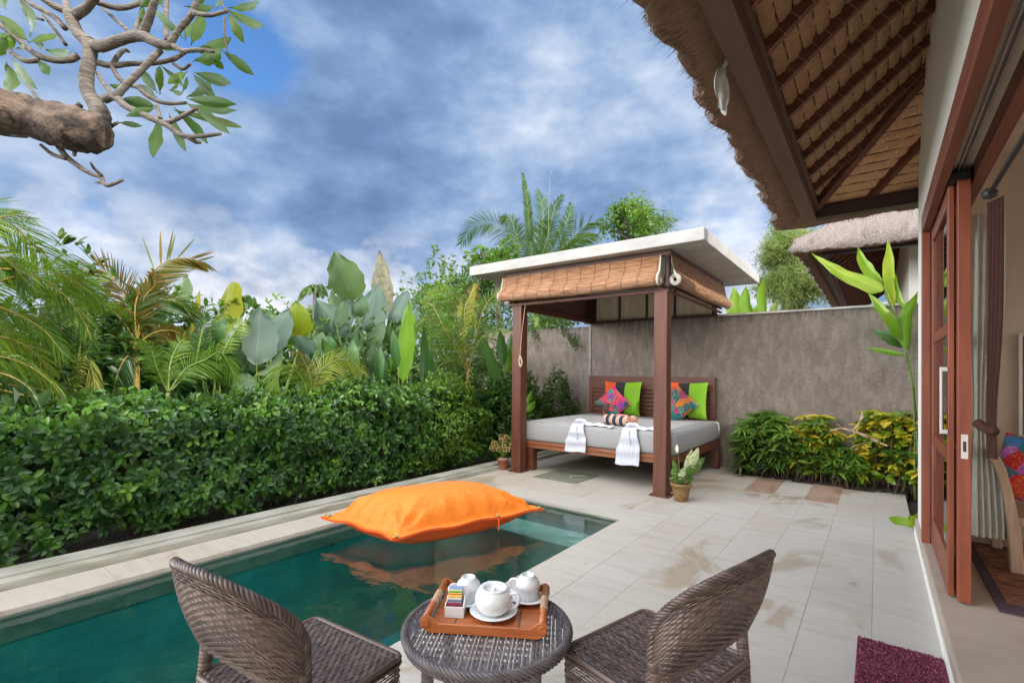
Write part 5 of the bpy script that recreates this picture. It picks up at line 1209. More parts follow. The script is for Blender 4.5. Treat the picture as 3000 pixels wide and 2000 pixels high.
def pshrub(px, py, X, r, n_, Lf, m, lab, **kw):
    c = at_x(px, py, X); return shrub('garden_shrub', lab, (c[0], c[1], c[2]), r, n_, Lf, m, group=GB, **kw)
pshrub(120, 1120, -6.9, (.6, 1.38, 1.20), 1054, .12, G_DARKB, 'dark shrub under the palms at the far left behind the hedge', hollow=.3)
pshrub(390, 1110, -7.0, (.6, 1.26, 1.08), 1054, .11, G_DEEP, 'deep green shrub round the orange palm stem behind the hedge', hollow=.3)
pshrub(640, 1110, -7.0, (.6, 1.38, 0.90), 1054, .11, G_HEDGE, 'mid green shrub under the yellow banana leaf', hollow=.3)
pshrub(860, 1075, -7.6, (.6, 1.15, 0.96), 952, .10, G_BUSH, 'bright lime shrub below the waxy blue green leaves', hollow=.3)
pshrub(1060, 1120, -6.8, (.6, 1.26, 1.02), 1054, .09, G_DARKB, 'dark shrub behind the low yellow palm', hollow=.3)
pshrub(1280, 1100, -6.7, (.55, 1.03, 1.08), 1054, .07, G_BUSH, 'light green shrub right of the vivid green leaf', hollow=.3, rbias=(0, .7))
pshrub(1440, 1120, -6.3, (.5, 1.03, 0.96), 1054, .07, G_DARKB, 'dark shrub filling the gap left of the left post', hollow=.3)
pshrub(1500, 1010, -8.2, (.9, 1.38, 1.68), 1190, .10, G_DARKB, 'tall dark shrub behind the end of the left wall', hollow=.3)
pshrub(1330, 930, -9.5, (1.0, 1.84, 1.56), 1190, .12, G_BUSH, 'mid green shrub far behind the right garden palm', hollow=.3, rbias=(0, .6))
# ---- palms
def frond(q, qs, pts, Lf, n_=46, wd=.0135, droop=.35, lift=.25, fwd=.75, rnd=(.1, .7), rach=.011, t0=.14, plane=None, mi=0, oneside=0, tip=.35):
    C = spline(pts, 10); d = np.concatenate([[0], np.cumsum(np.linalg.norm(np.diff(C, axis=0), axis=1))]); Lr = d[-1]
    qs.tube(C, np.linspace(rach, rach*.25, len(C)), 5)
    for i in range(n_):
        t = t0+(1-t0)*i/(n_-1); s_ = t*Lr; p = np.array([np.interp(s_, d, C[:, k]) for k in range(3)]); p2 = np.array([np.interp(min(Lr, s_+.02), d, C[:, k]) for k in range(3)]); p1 = np.array([np.interp(max(0, s_-.02), d, C[:, k]) for k in range(3)])
        T = (p2-p1)/max(np.linalg.norm(p2-p1), 1e-6)
        pl = np.array([Fv[0], Fv[1], 0])*.75+np.array([0, 0, .5]) if plane is None else np.array(plane, float)
        S = np.cross(T, pl); S /= max(np.linalg.norm(S), 1e-6); U_ = np.cross(S, T)
        f_ = (i/(n_-1)); ll = Lf*(tip+(1-tip)*sin(pi*min(1, .12+f_*.93))**.7)*random.uniform(.88, 1.1)
        for sg in (-1, 1):
            if oneside and sg != oneside and random.random() < .75: continue
            D0 = S*sg+T*(fwd+.9*f_**2)+U_*random.uniform(-.1, lift); D0 += rng.normal(size=3)*.05; D0 /= np.linalg.norm(D0)
            w_ = wd*random.uniform(.8, 1.15); sdw = np.cross(D0, U_+rng.normal(size=3)*.35); sdw /= max(np.linalg.norm(sdw), 1e-6)
            V = []; gx = np.array([0, 0, -1.])
            for k, (u, ww) in enumerate(((0, .35), (.28, 1), (.62, .85), (.86, .45), (1, .04))):
                c = p+D0*ll*u+gx*droop*ll*u*u; V += [c-sdw*w_*ww*.5, c+sdw*w_*ww*.5]
            q.add(V, [(2*k, 2*k+1, 2*k+3, 2*k+2) for k in range(4)], random.uniform(*rnd), mi)
def palm(name, label, X, fr, m, stems=(), depth='x', group=None, stem_m=STEM, jit=.35, cat='palm', scale=1.0):
    """fr: list of (points in the picture plane, leaflet px, dict). Each frond leans to its own depth."""
    t_ = thing(name, label, cat, (0, 0, 0), 0, group)
    pk = (lambda x, y, dd: at_x(x, y, X+dd)) if depth == 'x' else ((lambda x, y, dd: at_y(x, y, X+dd)) if depth == 'y' else (lambda x, y, dd: at_d(x, y, X+dd)))
    for pts, lp, kw in fr:
        kw = dict(kw); dz = kw.pop('dz', random.uniform(-jit, jit)); mm = kw.pop('m', m); k_ = len(pts)
        P = [pk(x, y, dz*i/(k_-1)) for i, (x, y) in enumerate(pts)]
        dist = np.mean([(p-CAM)@Fv for p in P]); q = MB(); qs = MB(); frond(q, qs, P, lp*dist/F_PX, **kw)
        o = q.build('frond', mm, t_, smooth=False); qs.build('rachis', kw.get('rm', stem_m) if False else stem_m, o, smooth=True)
    for pts, r in stems:
        P = [pk(x, y, 0) for x, y in pts]; P[0][2] = min(P[0][2], -.05) if depth != 'd' else P[0][2]
        q = MB(); q.tube(spline(P, 6), r, 8, wob=.04); q.build('trunk', stem_m, t_, smooth=True)
    return t_
palm('areca_palm', 'feathery palm arching in from the left edge above the hedge', -6.1, [
    ([(-160, 640), (-60, 610), (30, 655), (80, 700), (130, 745), (211, 814), (262, 880)], 135, dict(n_=60, wd=.0135, rnd=(.1, .6), fwd=.9, lift=.2, droop=.25)),
    ([(-300, 900), (-160, 720), (-40, 650), (40, 632), (92, 640)], 85, dict(n_=44, wd=.0135, rnd=(.5, 1), droop=.45)),
    ([(-200, 930), (-60, 850), (60, 806), (160, 800), (250, 845), (305, 900)], 105, dict(n_=56, wd=.0135, rnd=(.1, .6))),
    ([(-180, 980), (-40, 945), (60, 915), (140, 935), (200, 990)], 95, dict(n_=50, wd=.0135, rnd=(.0, .5), m=G_PALMD)),
    ([(-160, 1020), (-30, 985), (50, 1000), (110, 1040), (150, 1090)], 85, dict(n_=44, wd=.0135, rnd=(.4, .9))),
    ([(-160, 1130), (0, 1125), (110, 1140), (220, 1165), (300, 1200)], 90, dict(n_=54, wd=.0135, rnd=(.0, .5), m=G_PALMD, droop=.45)),
    ([(-160, 1080), (-60, 1060), (20, 1080), (60, 1130)], 80, dict(n_=40, wd=.0135, rnd=(.3, .95), droop=.6)),
    ([(-120, 760), (-40, 740), (30, 770), (80, 830)], 100, dict(n_=44, wd=.0135, rnd=(.2, .8))),
    ([(-160, 1080), (-60, 1040), (60, 1060), (150, 1120), (200, 1200)], 80, dict(n_=54, rnd=(.3, .9), droop=.6, dz=.6)),
    ([(-160, 1120), (-20, 1090), (80, 1130), (130, 1210)], 75, dict(n_=50, rnd=(.0, .6), droop=.55, dz=.8, m=G_PALMD)),
    ([(-160, 1100), (40, 1150), (160, 1175), (260, 1215), (330, 1262)], 70, dict(n_=56, rnd=(.1, .6), droop=.5, dz=.7, m=G_PALMD)),
    ([(-160, 860), (0, 900), (120, 960), (190, 1040)], 85, dict(n_=50, rnd=(.1, .6), dz=.3)),
    ([(-160, 800), (40, 790), (170, 850), (240, 930), (270, 1000)], 85, dict(n_=54, rnd=(.2, .7), dz=.1)),
    ], G_PALM, [([(-170, 1500), (-165, 1250), (-150, 1000)], .045)], stem_m=STEMY)
palm('areca_palm', 'loose clump of green and yellow palm fronds left of the orange stem', -6.5, [
    ([(215, 1180), (200, 1050), (230, 940), (300, 880), (350, 900)], 85, dict(n_=46, rnd=(.1, .6))),
    ([(215, 1180), (230, 1060), (262, 1060), (278, 1140), (272, 1210)], 50, dict(n_=50, rnd=(.55, .9), wd=.016, droop=.9, m=G_YELLOWP, dz=.3)),
    ([(215, 1180), (170, 1060), (120, 1010), (60, 1010)], 80, dict(n_=40, rnd=(.2, .7))),
    ([(215, 1180), (260, 1020), (320, 980), (370, 1030), (380, 1100)], 75, dict(n_=46, rnd=(.1, .6), m=G_PALMD)),
    ([(215, 1180), (170, 960), (150, 880), (100, 850)], 80, dict(n_=40, rnd=(.1, .6))),
    ([(215, 1180), (250, 900), (270, 830), (320, 800)], 70, dict(n_=40, rnd=(.1, .7))),
    ([(215, 1180), (150, 1120), (90, 1110), (40, 1150)], 75, dict(n_=40, rnd=(.1, .6), m=G_PALMD)),
    ([(215, 1180), (270, 1130), (330, 1130), (370, 1180)], 65, dict(n_=40, rnd=(.1, .6), m=G_PALMD)),
    ], G_PALM, [([(215, 1480), (215, 1300), (215, 1170)], .03)])
palm('areca_palm', 'palm with rusty upright leaflets on an orange stem above the hedge', -6.5, [
    ([(400, 1000), (396, 900), (420, 830), (470, 775), (530, 755), (600, 768)], 100, dict(n_=54, wd=.024, rnd=(.1, .9), lift=.1, droop=-.05, fwd=.55, m=G_RUST, oneside=-1, tip=.5)),
    ([(400, 1000), (370, 880), (320, 805), (260, 790), (215, 820)], 95, dict(n_=50, wd=.019, rnd=(.2, .9), m=G_RUST, droop=.1)),
    ([(400, 1000), (430, 920), (480, 880), (530, 890), (570, 940)], 85, dict(n_=46, wd=.019, rnd=(.05, .5), m=G_PALMD)),
    ([(400, 1000), (340, 920), (280, 910), (220, 950)], 85, dict(n_=46, rnd=(.1, .6))),
    ([(400, 1010), (340, 990), (290, 1020), (250, 1090)], 80, dict(n_=46, rnd=(.1, .7))),
    ([(400, 1010), (450, 975), (500, 968), (550, 985)], 55, dict(n_=34, rnd=(.6, 1), m=G_RUST)),
    ([(400, 1010), (450, 1030), (480, 1080), (490, 1140)], 75, dict(n_=44, rnd=(.1, .6), m=G_PALMD)),
    ([(400, 1010), (360, 1060), (340, 1110), (330, 1170)], 70, dict(n_=44, rnd=(.1, .6), m=G_PALMD)),
    ([(400, 1000), (420, 880), (450, 840), (455, 800)], 80, dict(n_=40, rnd=(.2, .9), wd=.019, m=G_RUST)),
    ], G_PALM, [([(395, 1450), (398, 1250), (400, 1000)], .035)], stem_m=STEMY)
palm('areca_palm', 'low arching palm frond with bright upright leaflets left of the white leaf', -5.9, [
    ([(492, 1150), (543, 1081), (601, 1053), (640, 1032), (665, 1055), (690, 1110)], 70, dict(n_=50, rnd=(.3, .75), wd=.0135, m=G_BUSH, lift=.2)),
    ([(492, 1150), (560, 1095), (630, 1095), (680, 1130)], 55, dict(n_=40, rnd=(.1, .5), m=G_PALMD)),
    ([(492, 1150), (500, 1060), (530, 1000), (580, 980)], 70, dict(n_=42, rnd=(.3, .8))),
    ([(492, 1150), (460, 1080), (440, 1020), (400, 990)], 60, dict(n_=38, rnd=(.2, .7))),
    ([(570, 1080), (590, 980), (600, 930), (560, 890)], 55, dict(n_=36, rnd=(.0, .5), m=G_PALMD)),
    ([(640, 1060), (680, 980), (720, 940), (740, 960)], 45, dict(n_=34, rnd=(.5, .9))),
    ], G_PALM, [([(485, 1400), (488, 1250), (492, 1150)], .02)])
palm('areca_palm', 'low yellow green palm drooping over the hedge below the big waxy leaves', -5.5, [
    ([(912, 1210), (890, 1120), (850, 1075), (812, 1090), (795, 1150)], 62, dict(n_=50, rnd=(.3, .8), wd=.016, droop=.5)),
    ([(912, 1210), (935, 1150), (975, 1130), (1012, 1140), (1035, 1180)], 58, dict(n_=48, rnd=(.3, .8), wd=.0135, m=G_YELLOWP, droop=.2)),
    ([(912, 1210), (930, 1100), (985, 1055), (1035, 1062), (1070, 1110)], 62, dict(n_=50, rnd=(.3, .9), wd=.016, m=G_YELLOWP)),
    ([(912, 1210), (910, 1110), (880, 1040), (860, 1030)], 45, dict(n_=40, rnd=(.4, 1), m=G_RUST)),
    ([(912, 1210), (870, 1150), (830, 1150), (800, 1190)], 55, dict(n_=44, rnd=(.1, .6))),
    ([(912, 1210), (960, 1180), (1010, 1200), (1040, 1230)], 45, dict(n_=40, rnd=(.1, .6))),
    ([(912, 1210), (930, 1080), (950, 1040), (1000, 1020)], 45, dict(n_=40, rnd=(.1, .6), m=G_PALMD)),
    ], G_PALM, [([(914, 1400), (914, 1300), (912, 1200)], .018)])
palm('areca_palm', 'green palm with a bright yellow rib beside the left pavilion post', -6.0, [
    ([(1372, 1090), (1395, 1012), (1428, 975), (1465, 962), (1492, 968)], 80, dict(n_=54, rnd=(.1, .55), wd=.0135, oneside=-1, droop=.05)),
    ([(1370, 1090), (1340, 1010), (1300, 955), (1250, 935), (1215, 960)], 78, dict(n_=54, rnd=(.1, .6), wd=.0135, m=G_PALMD)),
    ([(1370, 1090), (1355, 970), (1335, 890), (1295, 850), (1250, 862)], 72, dict(n_=54, rnd=(.1, .6))),
    ([(1372, 1090), (1400, 960), (1425, 890), (1465, 850)], 70, dict(n_=50, rnd=(.1, .6))),
    ([(1372, 1090), (1330, 1060), (1290, 1070), (1265, 1120)], 62, dict(n_=44, rnd=(.1, .6), m=G_PALMD)),
    ([(1372, 1090), (1410, 1060), (1440, 1080), (1450, 1130)], 50, dict(n_=40, rnd=(.1, .6), m=G_PALMD)),
    ([(1372, 1090), (1360, 930), (1375, 870), (1400, 830)], 60, dict(n_=44, rnd=(.5, 1), m=G_RUST)),
    ([(1372, 1090), (1310, 980), (1270, 900), (1240, 880)], 60, dict(n_=44, rnd=(.2, .7), dz=-.9)),
    ], G_PALM, [([(1362, 1300), (1366, 1200), (1372, 1080)], .03)], stem_m=STEMY)
palm('tall_palm', 'tall green palm rising behind the flat pavilion roof', 11.0, [
    ([(1562, 800), (1505, 700), (1445, 655), (1390, 662), (1352, 712)], 66, dict(n_=60, wd=.028, rnd=(.0, .5), droop=.15, dz=-.2)),
    ([(1565, 800), (1552, 680), (1545, 590), (1532, 512)], 38, dict(n_=54, wd=.05, rnd=(.2, .6), fwd=2.2, dz=0)),
    ([(1570, 800), (1590, 660), (1588, 600), (1575, 560)], 55, dict(n_=46, wd=.028, rnd=(.3, .8), fwd=1.4)),
    ([(1572, 800), (1605, 690), (1625, 610), (1645, 575)], 48, dict(n_=46, wd=.028, rnd=(.1, .6), fwd=1.2)),
    ([(1578, 810), (1655, 720), (1715, 660), (1748, 650)], 66, dict(n_=54, wd=.028, rnd=(.1, .6), oneside=-1, droop=.0)),
    ([(1578, 810), (1640, 760), (1700, 705), (1750, 690)], 48, dict(n_=46, wd=.035, rnd=(.1, .5))),
    ([(1560, 810), (1480, 765), (1410, 770), (1370, 800)], 60, dict(n_=50, wd=.035, rnd=(.1, .5))),
    ([(1575, 800), (1640, 700), (1665, 640), (1672, 600)], 50, dict(n_=46, wd=.035, rnd=(.1, .6))),
    ([(1570, 800), (1520, 720), (1500, 650), (1470, 640)], 55, dict(n_=46, wd=.035, rnd=(.0, .5))),
    ([(1570, 830), (1560, 740), (1575, 680), (1610, 650)], 60, dict(n_=46, wd=.035, rnd=(.0, .5))),
    ], G_PALMD, [([(1570, 1100), (1568, 950), (1566, 790)], .09), ([(1604, 700), (1608, 600), (1616, 502)], .008)], depth='y')
GF = 'distant coconut palms beyond the garden'
for lab, (cx, cy), s_, Dd in (('tiny distant palm left of the yellow banana leaf tip', (705, 885), 38, 42), ('small distant palm with spread fronds above the waxy leaves', (922, 858), 42, 38), ('small distant palm top between the two tallest waxy leaves', (1000, 845), 42, 40), ('small distant palm to the left of the pavilion roof edge', (1268, 850), 40, 40)):
    t_ = thing('coconut_palm', lab, 'palm', (0, 0, 0), 0, GF); q = MB(); qs = MB(); c0 = at_d(cx, cy, Dd)
    for k in range(11):
        a = k*2*pi/11+random.uniform(-.2, .2); ln_ = s_*Dd/F_PX*random.uniform(.8, 1.15); dx = Rv*cos(a)+np.array([-Rv[1], Rv[0], 0])*sin(a)
        frond(q, qs, [c0, c0+dx*ln_*.45+np.array([0, 0, ln_*random.uniform(.25, .6)]), c0+dx*ln_*.9+np.array([0, 0, ln_*random.uniform(-.5, .2)])], ln_*.30, 18, .10, .5, .1, .8, (.1, .7), .05)
    q.build('crown', G_FAR, t_); qs.build('ribs', G_FAR, t_); q = MB(); q.tube([(c0[0], c0[1], -.1), tuple(c0)], .16, 6); q.build('trunk', BARK, t_)
# ---- broad waxy leaves
def bigleaf_plant(name, label, specs, X, root, cat='plant', m=G_GLAUC, group=None, depth='x', stem_m=STEM, sr=.012, wsc=1.0):
    t_ = thing(name, label, cat, (0, 0, 0), 0, group)
    pk = (lambda x, y, dd: at_x(x, y, X+dd)) if depth == 'x' else (lambda x, y, dd: at_y(x, y, X+dd))
    r0 = pk(root[0], root[1], 0); r0[2] = -.05
    for b, e, w, kw in specs:
        kw = dict(kw); dz = kw.pop('dz', random.uniform(-.25, .25)); mm = kw.pop('m', m); tl = kw.pop('lean', random.uniform(-.1, .1))
        B_ = pk(b[0], b[1], dz); E_ = pk(e[0], e[1], dz+tl); D_ = (B_-CAM)@Fv*wsc
        q = MB(); kk = dict(bend=random.uniform(-.12, .16), fold=random.uniform(.3, .75), n=14, m=3, prof=([0, .06, .22, .45, .7, .88, .96, 1], [.06, .5, .92, 1, .78, .38, .13, .0])); kk.update(kw)
        leafblade(q, B_, E_, w*D_/F_PX, **kk); o = q.build('leaf', mm, t_, smooth=True)
        d = unit(E_-B_); q = MB(); nn = np.cross(d, np.cross(d, (Fv[0], Fv[1], 0)))
        mid = (r0*.4+B_*.6+np.array([0, 0, .05])) if depth == 'x' else np.array([r0[0]*.85+B_[0]*.15, r0[1]*.8+B_[1]*.2, r0[2]*.4+B_[2]*.6]); q.tube(spline([r0+rng.normal(size=3)*.05*np.array([1, 1, 0]), mid, B_-d*.05, B_+d*.02], 5), np.linspace(sr, sr*.6, 16), 6); q.build('petiole', stem_m, o, smooth=True)
    return t_
bigleaf_plant('calathea', 'cluster of very tall waxy grey green paddle leaves in the middle of the garden', [
    ((1040, 878), (979, 736), 92, dict(m=G_GREENG, rnd=.5, fold=.45)), ((1122, 945), (1112, 733), 58, dict(rnd=.8, m=simple('withered_leaf', (.09,.10,.055,1), (.21,.19,.12,1), .7, ns=14), fold=.5)),
    ((1012, 1015), (925, 878), 86, dict(rnd=.3)), ((1076, 975), (1108, 832), 82, dict(rnd=.45)), ((1000, 990), (1030, 866), 46, dict(rnd=.2)), ((990, 960), (1010, 872), 34, dict(m=G_GREENG, rnd=.1)),
    ((1147, 945), (1196, 850), 62, dict(rnd=.35)), ((1079, 1030), (1128, 940), 44, dict(rnd=.15, m=G_GREENG)), ((984, 908), (968, 856), 34, dict(m=G_GREENG)), ((1145, 985), (1165, 900), 40, dict(m=G_GREENG, rnd=.2)),
    ((1055, 930), (1062, 862), 44, dict(m=G_GREENG, rnd=.2)), ((960, 1000), (945, 900), 50, dict(m=G_GREENG, rnd=.3, dz=-.4)), ((1110, 1010), (1090, 900), 46, dict(rnd=.1, dz=-.4)), ((1040, 1040), (1050, 950), 44, dict(m=G_GREENG, rnd=.1, dz=.2)), ((1165, 985), (1205, 880), 40, dict(m=G_GREENG, dz=-.3)), ((975, 1050), (960, 980), 46, dict(m=G_DEEP, dz=.2)), ((1020, 950), (1000, 830), 52, dict(m=G_GREENG, rnd=.2, dz=-.5)), ((1150, 1040), (1135, 950), 44, dict(m=G_GREENG, rnd=.0, dz=.2)), ((1090, 1070), (1100, 990), 48, dict(m=G_DEEP, dz=.2)), ((930, 1060), (905, 1000), 46, dict(m=G_GREENG, rnd=.1, dz=.1)), ((1010, 1080), (1020, 1010), 44, dict(m=G_GREENG, rnd=.5, dz=.3)), ((900, 960), (885, 900), 36, dict(rnd=.4, dz=-.5)), ((1200, 960), (1222, 905), 34, dict(rnd=.2, dz=-.4)), ((1180, 1010), (1160, 930), 34, dict(m=G_DEEP))], -6.9, (1060, 1200), wsc=1.12)
bigleaf_plant('calathea', 'clump with two pale whitish paddle leaves and one yellow brown leaf', [
    ((752, 1068), (759, 897), 104, dict(rnd=1.0, fold=.2, bend=.08, dz=.2)), ((788, 1030), (848, 903), 74, dict(rnd=.6, dz=.1)), ((883, 990), (868, 880), 78, dict(m=G_YEL, rnd=.1, fold=.3)), ((800, 980), (790, 905), 50, dict(m=G_DEEP, dz=-.4)),
    ((758, 1100), (830, 1017), 34, dict(m=G_GREENG, rnd=.9, bend=.3, dz=.35)), ((746, 1108), (676, 1146), 62, dict(m=G_GREENG, rnd=.6, dz=.45, fold=.1)), ((921, 1035), (856, 985), 46, dict(rnd=.2)), ((925, 1030), (945, 970), 40, dict(m=G_GREENG)), ((870, 1010), (830, 960), 40, dict(m=G_DEEP, dz=-.3))], -6.2, (765, 1250), wsc=1.08)
bigleaf_plant('banana_plant', 'torn yellow banana leaf standing beside a dark spear left of the waxy leaves', [
    ((616, 1005), (688, 828), 74, dict(m=G_YEL, rnd=.55, fold=.35, prof=([0, .1, .4, .7, .93, 1], [.3, .7, .9, 1, .6, .35]))), ((560, 980), (586, 850), 26, dict(m=G_YEL, rnd=.9)), ((506, 912), (548, 805), 62, dict(m=G_GREENG, rnd=.75, dz=-.5)), ((400, 985), (388, 920), 52, dict(rnd=.9, m=G_GLAUC, dz=-.3)),
    ((640, 1010), (660, 930), 40, dict(m=G_DEEP))], -6.6, (600, 1200))
bigleaf_plant('heliconia', 'single vivid green upright leaf standing in front of the waxy cluster', [
    ((1180, 1120), (1197, 876), 50, dict(m=G_VIVID, rnd=.5, fold=.25, bend=.04, dz=.1)), ((1196, 1060), (1212, 915), 30, dict(m=G_VIVID, rnd=.3, bend=.05)), ((1165, 1080), (1150, 960), 28, dict(m=G_DEEP)), ((1238, 1130), (1240, 950), 28, dict(m=G_DEEP, rnd=.4)), ((1262, 1140), (1254, 1015), 28, dict(m=G_DEEP, rnd=.2))], -5.8, (1180, 1330))
bigleaf_plant('heliconia', 'slim dark leaves rising just left of the left pavilion post', [
    ((1466, 1140), (1418, 992), 34, dict(m=G_DEEP, rnd=.6)), ((1476, 1070), (1464, 965), 30, dict(m=G_DEEP, rnd=.4)), ((1483, 1110), (1503, 1000), 20, dict(m=G_VIVID, rnd=.2)), ((1468, 1140), (1445, 1060), 22, dict(m=G_DEEP)), ((1490, 1060), (1498, 975), 20, dict(m=G_DEEP))], -5.3, (1478, 1300))
bigleaf_plant('heliconia', 'mid green upright banana like leaves between the yellow leaf and the pale pair', [
    ((640, 1090), (622, 960), 40, dict(m=G_DEEP, rnd=.8)), ((690, 1090), (706, 945), 42, dict(m=G_GREENG, rnd=.2)), ((660, 1110), (650, 1000), 40, dict(m=G_VIVID, rnd=.1)), ((720, 1110), (745, 1000), 40, dict(m=G_DEEP, rnd=.9)), ((590, 1100), (565, 990), 40, dict(m=G_DEEP, rnd=.7))], -6.5, (660, 1250))
bigleaf_plant('heliconia', 'mid green upright banana like leaves in front of the tall waxy cluster', [
    ((960, 1110), (945, 990), 40, dict(m=G_DEEP, rnd=.9)), ((1000, 1120), (1012, 1000), 42, dict(m=G_GREENG, rnd=.1)), ((1040, 1120), (1035, 990), 42, dict(m=G_DEEP, rnd=.8)), ((1080, 1130), (1095, 1000), 44, dict(m=G_GREENG, rnd=.3)), ((1120, 1130), (1112, 1010), 40, dict(m=G_DEEP, rnd=.6)), ((1140, 1120), (1155, 1030), 34, dict(m=G_VIVID, rnd=.0)), ((900, 1090), (880, 1010), 36, dict(m=G_GREENG, rnd=.2))], -6.3, (1040, 1250))
bigleaf_plant('heliconia', 'upright green leaves behind the rusty palm and its orange stem', [
    ((330, 1060), (318, 930), 40, dict(m=G_DEEP, rnd=.9)), ((450, 1080), (465, 960), 42, dict(m=G_DEEP, rnd=.8)), ((490, 1080), (510, 970), 40, dict(m=G_GREENG, rnd=.2)), ((350, 1080), (372, 960), 38, dict(m=G_VIVID, rnd=.0)), ((270, 1080), (255, 970), 38, dict(m=G_DEEP, rnd=.7))], -7.1, (400, 1250))
bigleaf_plant('canna', 'narrow yellow green canna leaves standing high behind the right garden palm', [
    ((1362, 975), (1393, 820), 22, dict(m=G_YEL, rnd=.2)), ((1345, 930), (1352, 878), 16, dict(m=G_YEL, rnd=.3)), ((1350, 1000), (1375, 930), 18, dict(m=G_VIVID, rnd=.8)), ((1392, 960), (1380, 880), 16, dict(m=G_YEL, rnd=.0))], -7.2, (1365, 1200))
bigleaf_plant('young_heliconia', 'two small green leaves showing just right of the left post', [
    ((1540, 1190), (1560, 1142), 14, dict(m=G_VIVID, rnd=.3)), ((1544, 1206), (1568, 1174), 20, dict(m=G_VIVID, rnd=.1))], -4.75, (1540, 1290), sr=.006)
bigleaf_plant('banana_plant', 'sunlit bright green banana leaves beyond the boundary wall right of the pavilion', [
    ((2175, 950), (2150, 838), 42, dict(m=G_VIVID, rnd=.9)), ((2195, 950), (2185, 835), 40, dict(m=G_VIVID, rnd=.7)), ((2240, 930), (2238, 810), 30, dict(m=G_VIVID, rnd=.8)), ((2215, 940), (2222, 890), 30, dict(m=G_VIVID, rnd=1)), ((2150, 930), (2128, 900), 26, dict(m=G_VIVID, rnd=.8)), ((2260, 950), (2275, 880), 26, dict(m=G_BUSH, rnd=.9))], 10.5, (2200, 1050), depth='y')
bigleaf_plant('heliconia', 'tall heliconia with long yellow green leaves beside the house corner', [
    ((2588, 850), (2378, 742), 46, dict(m=G_HELI, rnd=.8, bend=.10, fold=.2, prof=([0, .08, .3, .6, .85, 1], [.3, .95, 1, .72, .35, 0]))), ((2583, 830), (2512, 724), 38, dict(m=G_HELI, rnd=.62)), ((2616, 902), (2603, 700), 40, dict(m=G_HELI, rnd=.85, bend=.03)), ((2644, 1000), (2540, 855), 36, dict(m=G_HELI, rnd=.5, bend=-.05)),
    ((2655, 1025), (2690, 853), 48, dict(m=G_HELI, rnd=.25)), ((2644, 1016), (2552, 964), 32, dict(m=G_DEEP, rnd=.9)), ((2648, 1040), (2534, 1018), 17, dict(m=G_HELI, rnd=.3)), ((2660, 912), (2624, 803), 22, dict(m=G_HELI, rnd=.4))], 7.75, (2683, 1420), depth='y', stem_m=STEM, sr=.008)
# ---- border of spiky and yellow leaved plants along the wall
def border(name, label, x0, x1, n_, Lf, wr, m, zt, spray=.6, per=9, droop=.3, cat='shrub', lo=.12, group=None):
    t_ = thing(name, label, cat, ((x0+x1)/2, 7.85, 0), 0, group); cx = (x0+x1)/2
    C = np.stack([rng.uniform(x0, x1, n_)-cx, rng.uniform(-.14, .2, n_), rng.random(n_)**.7*(zt-lo)+lo], 1)
    ed = np.minimum(C[:, 0]+cx-x0, x1-C[:, 0]-cx); C[:, 2] *= np.clip(.72+ed*1.6, 0, 1); C[:, 1] -= .05*np.sin(C[:, 2]*6)
    P = np.repeat(C, per, 0); k_ = len(P); a = rng.random(k_)*6.28; Dr = unit(np.stack([np.cos(a), np.sin(a)*.8-.35, rng.uniform(-.35, spray, k_)], 1))
    cl = np.repeat(rng.random(n_), per); hz = P[:, 2]/zt; rn = np.clip(.7*cl+.3*rng.random(k_)+.35*hz-.05, 0, 1)
    q = MB(); leaves(q, P, Dr, unit(rv(k_, .4)+np.array([0, -.3, 1])), rng.uniform(.7, 1.2, k_)*Lf, wr, rn, curl=droop); q.build('foliage', m, t_, smooth=True)
    q = MB()
    for c in C[rng.random(n_) < .35][:60]: q.tube([(c[0]+random.uniform(-.05, .05), c[1]+.03, -.06), (c[0]+random.uniform(-.02, .02), c[1]+.02, c[2]*.5), tuple(c)], .006, 5)
    q.build('stem', TWIG, t_); return t_
border('border_plant', 'spiky green and purple leaved plants beside the right end of the daybed', -1.62, -.98, 170, .21, .17, G_SPIKE, .88)
border('border_plant', 'mixed green and yellow leaved plants in the middle of the wall bed', -.98, -.42, 130, .15, .34, G_CROT, .90, per=7)
border('border_plant', 'tangle of dark leaves and dry twigs in the wall bed', -.5, -.18, 90, .13, .2, G_SPIKE, .55)
border('border_plant', 'yellow speckled croton bush at the right end of the wall bed', -.24, .62, 170, .13, .5, G_CROT, 1.0, per=8)
tw = thing('dry_branch', 'pale dry forked branch sticking out of the wall bed plants', 'branch')
q = MB(); a0 = at_y(2600, 1345, 7.75)
for pts, r in (([(2590, 1300), (2540, 1275), (2470, 1255), (2430, 1262)], .010), ([(2500, 1262), (2520, 1235), (2528, 1206)], .016), ([(2560, 1290), (2520, 1300), (2495, 1310)], .006), ([(2600, 1305), (2560, 1290), (2500, 1262)], .012), ([(2470, 1255), (2450, 1240)], .005)):
    q.tube(spline([at_y(x, y, 7.72) for x, y in pts], 5), r, 6, wob=.15)
q.build('twig', simple('dry_pale_twig', (.3,.2,.1,1), (.55,.42,.26,1), .9, ns=14), tw)
q = MB(); q.tube(spline([at_y(x, y, 7.9) for x, y in ((2168, 1238), (2128, 1252), (2122, 1275), (2145, 1300), (2185, 1318))], 6), .006, 6); tag(q.build('garden_hose', BLACK, smooth=True), 'thin dark hose looping out of the bed beside the daybed', 'hose')
sp = thing('corner_seedling', 'small yellow green seedling growing at the foot of the house corner', 'plant', (.22, 5.95, 0))
q = MB()
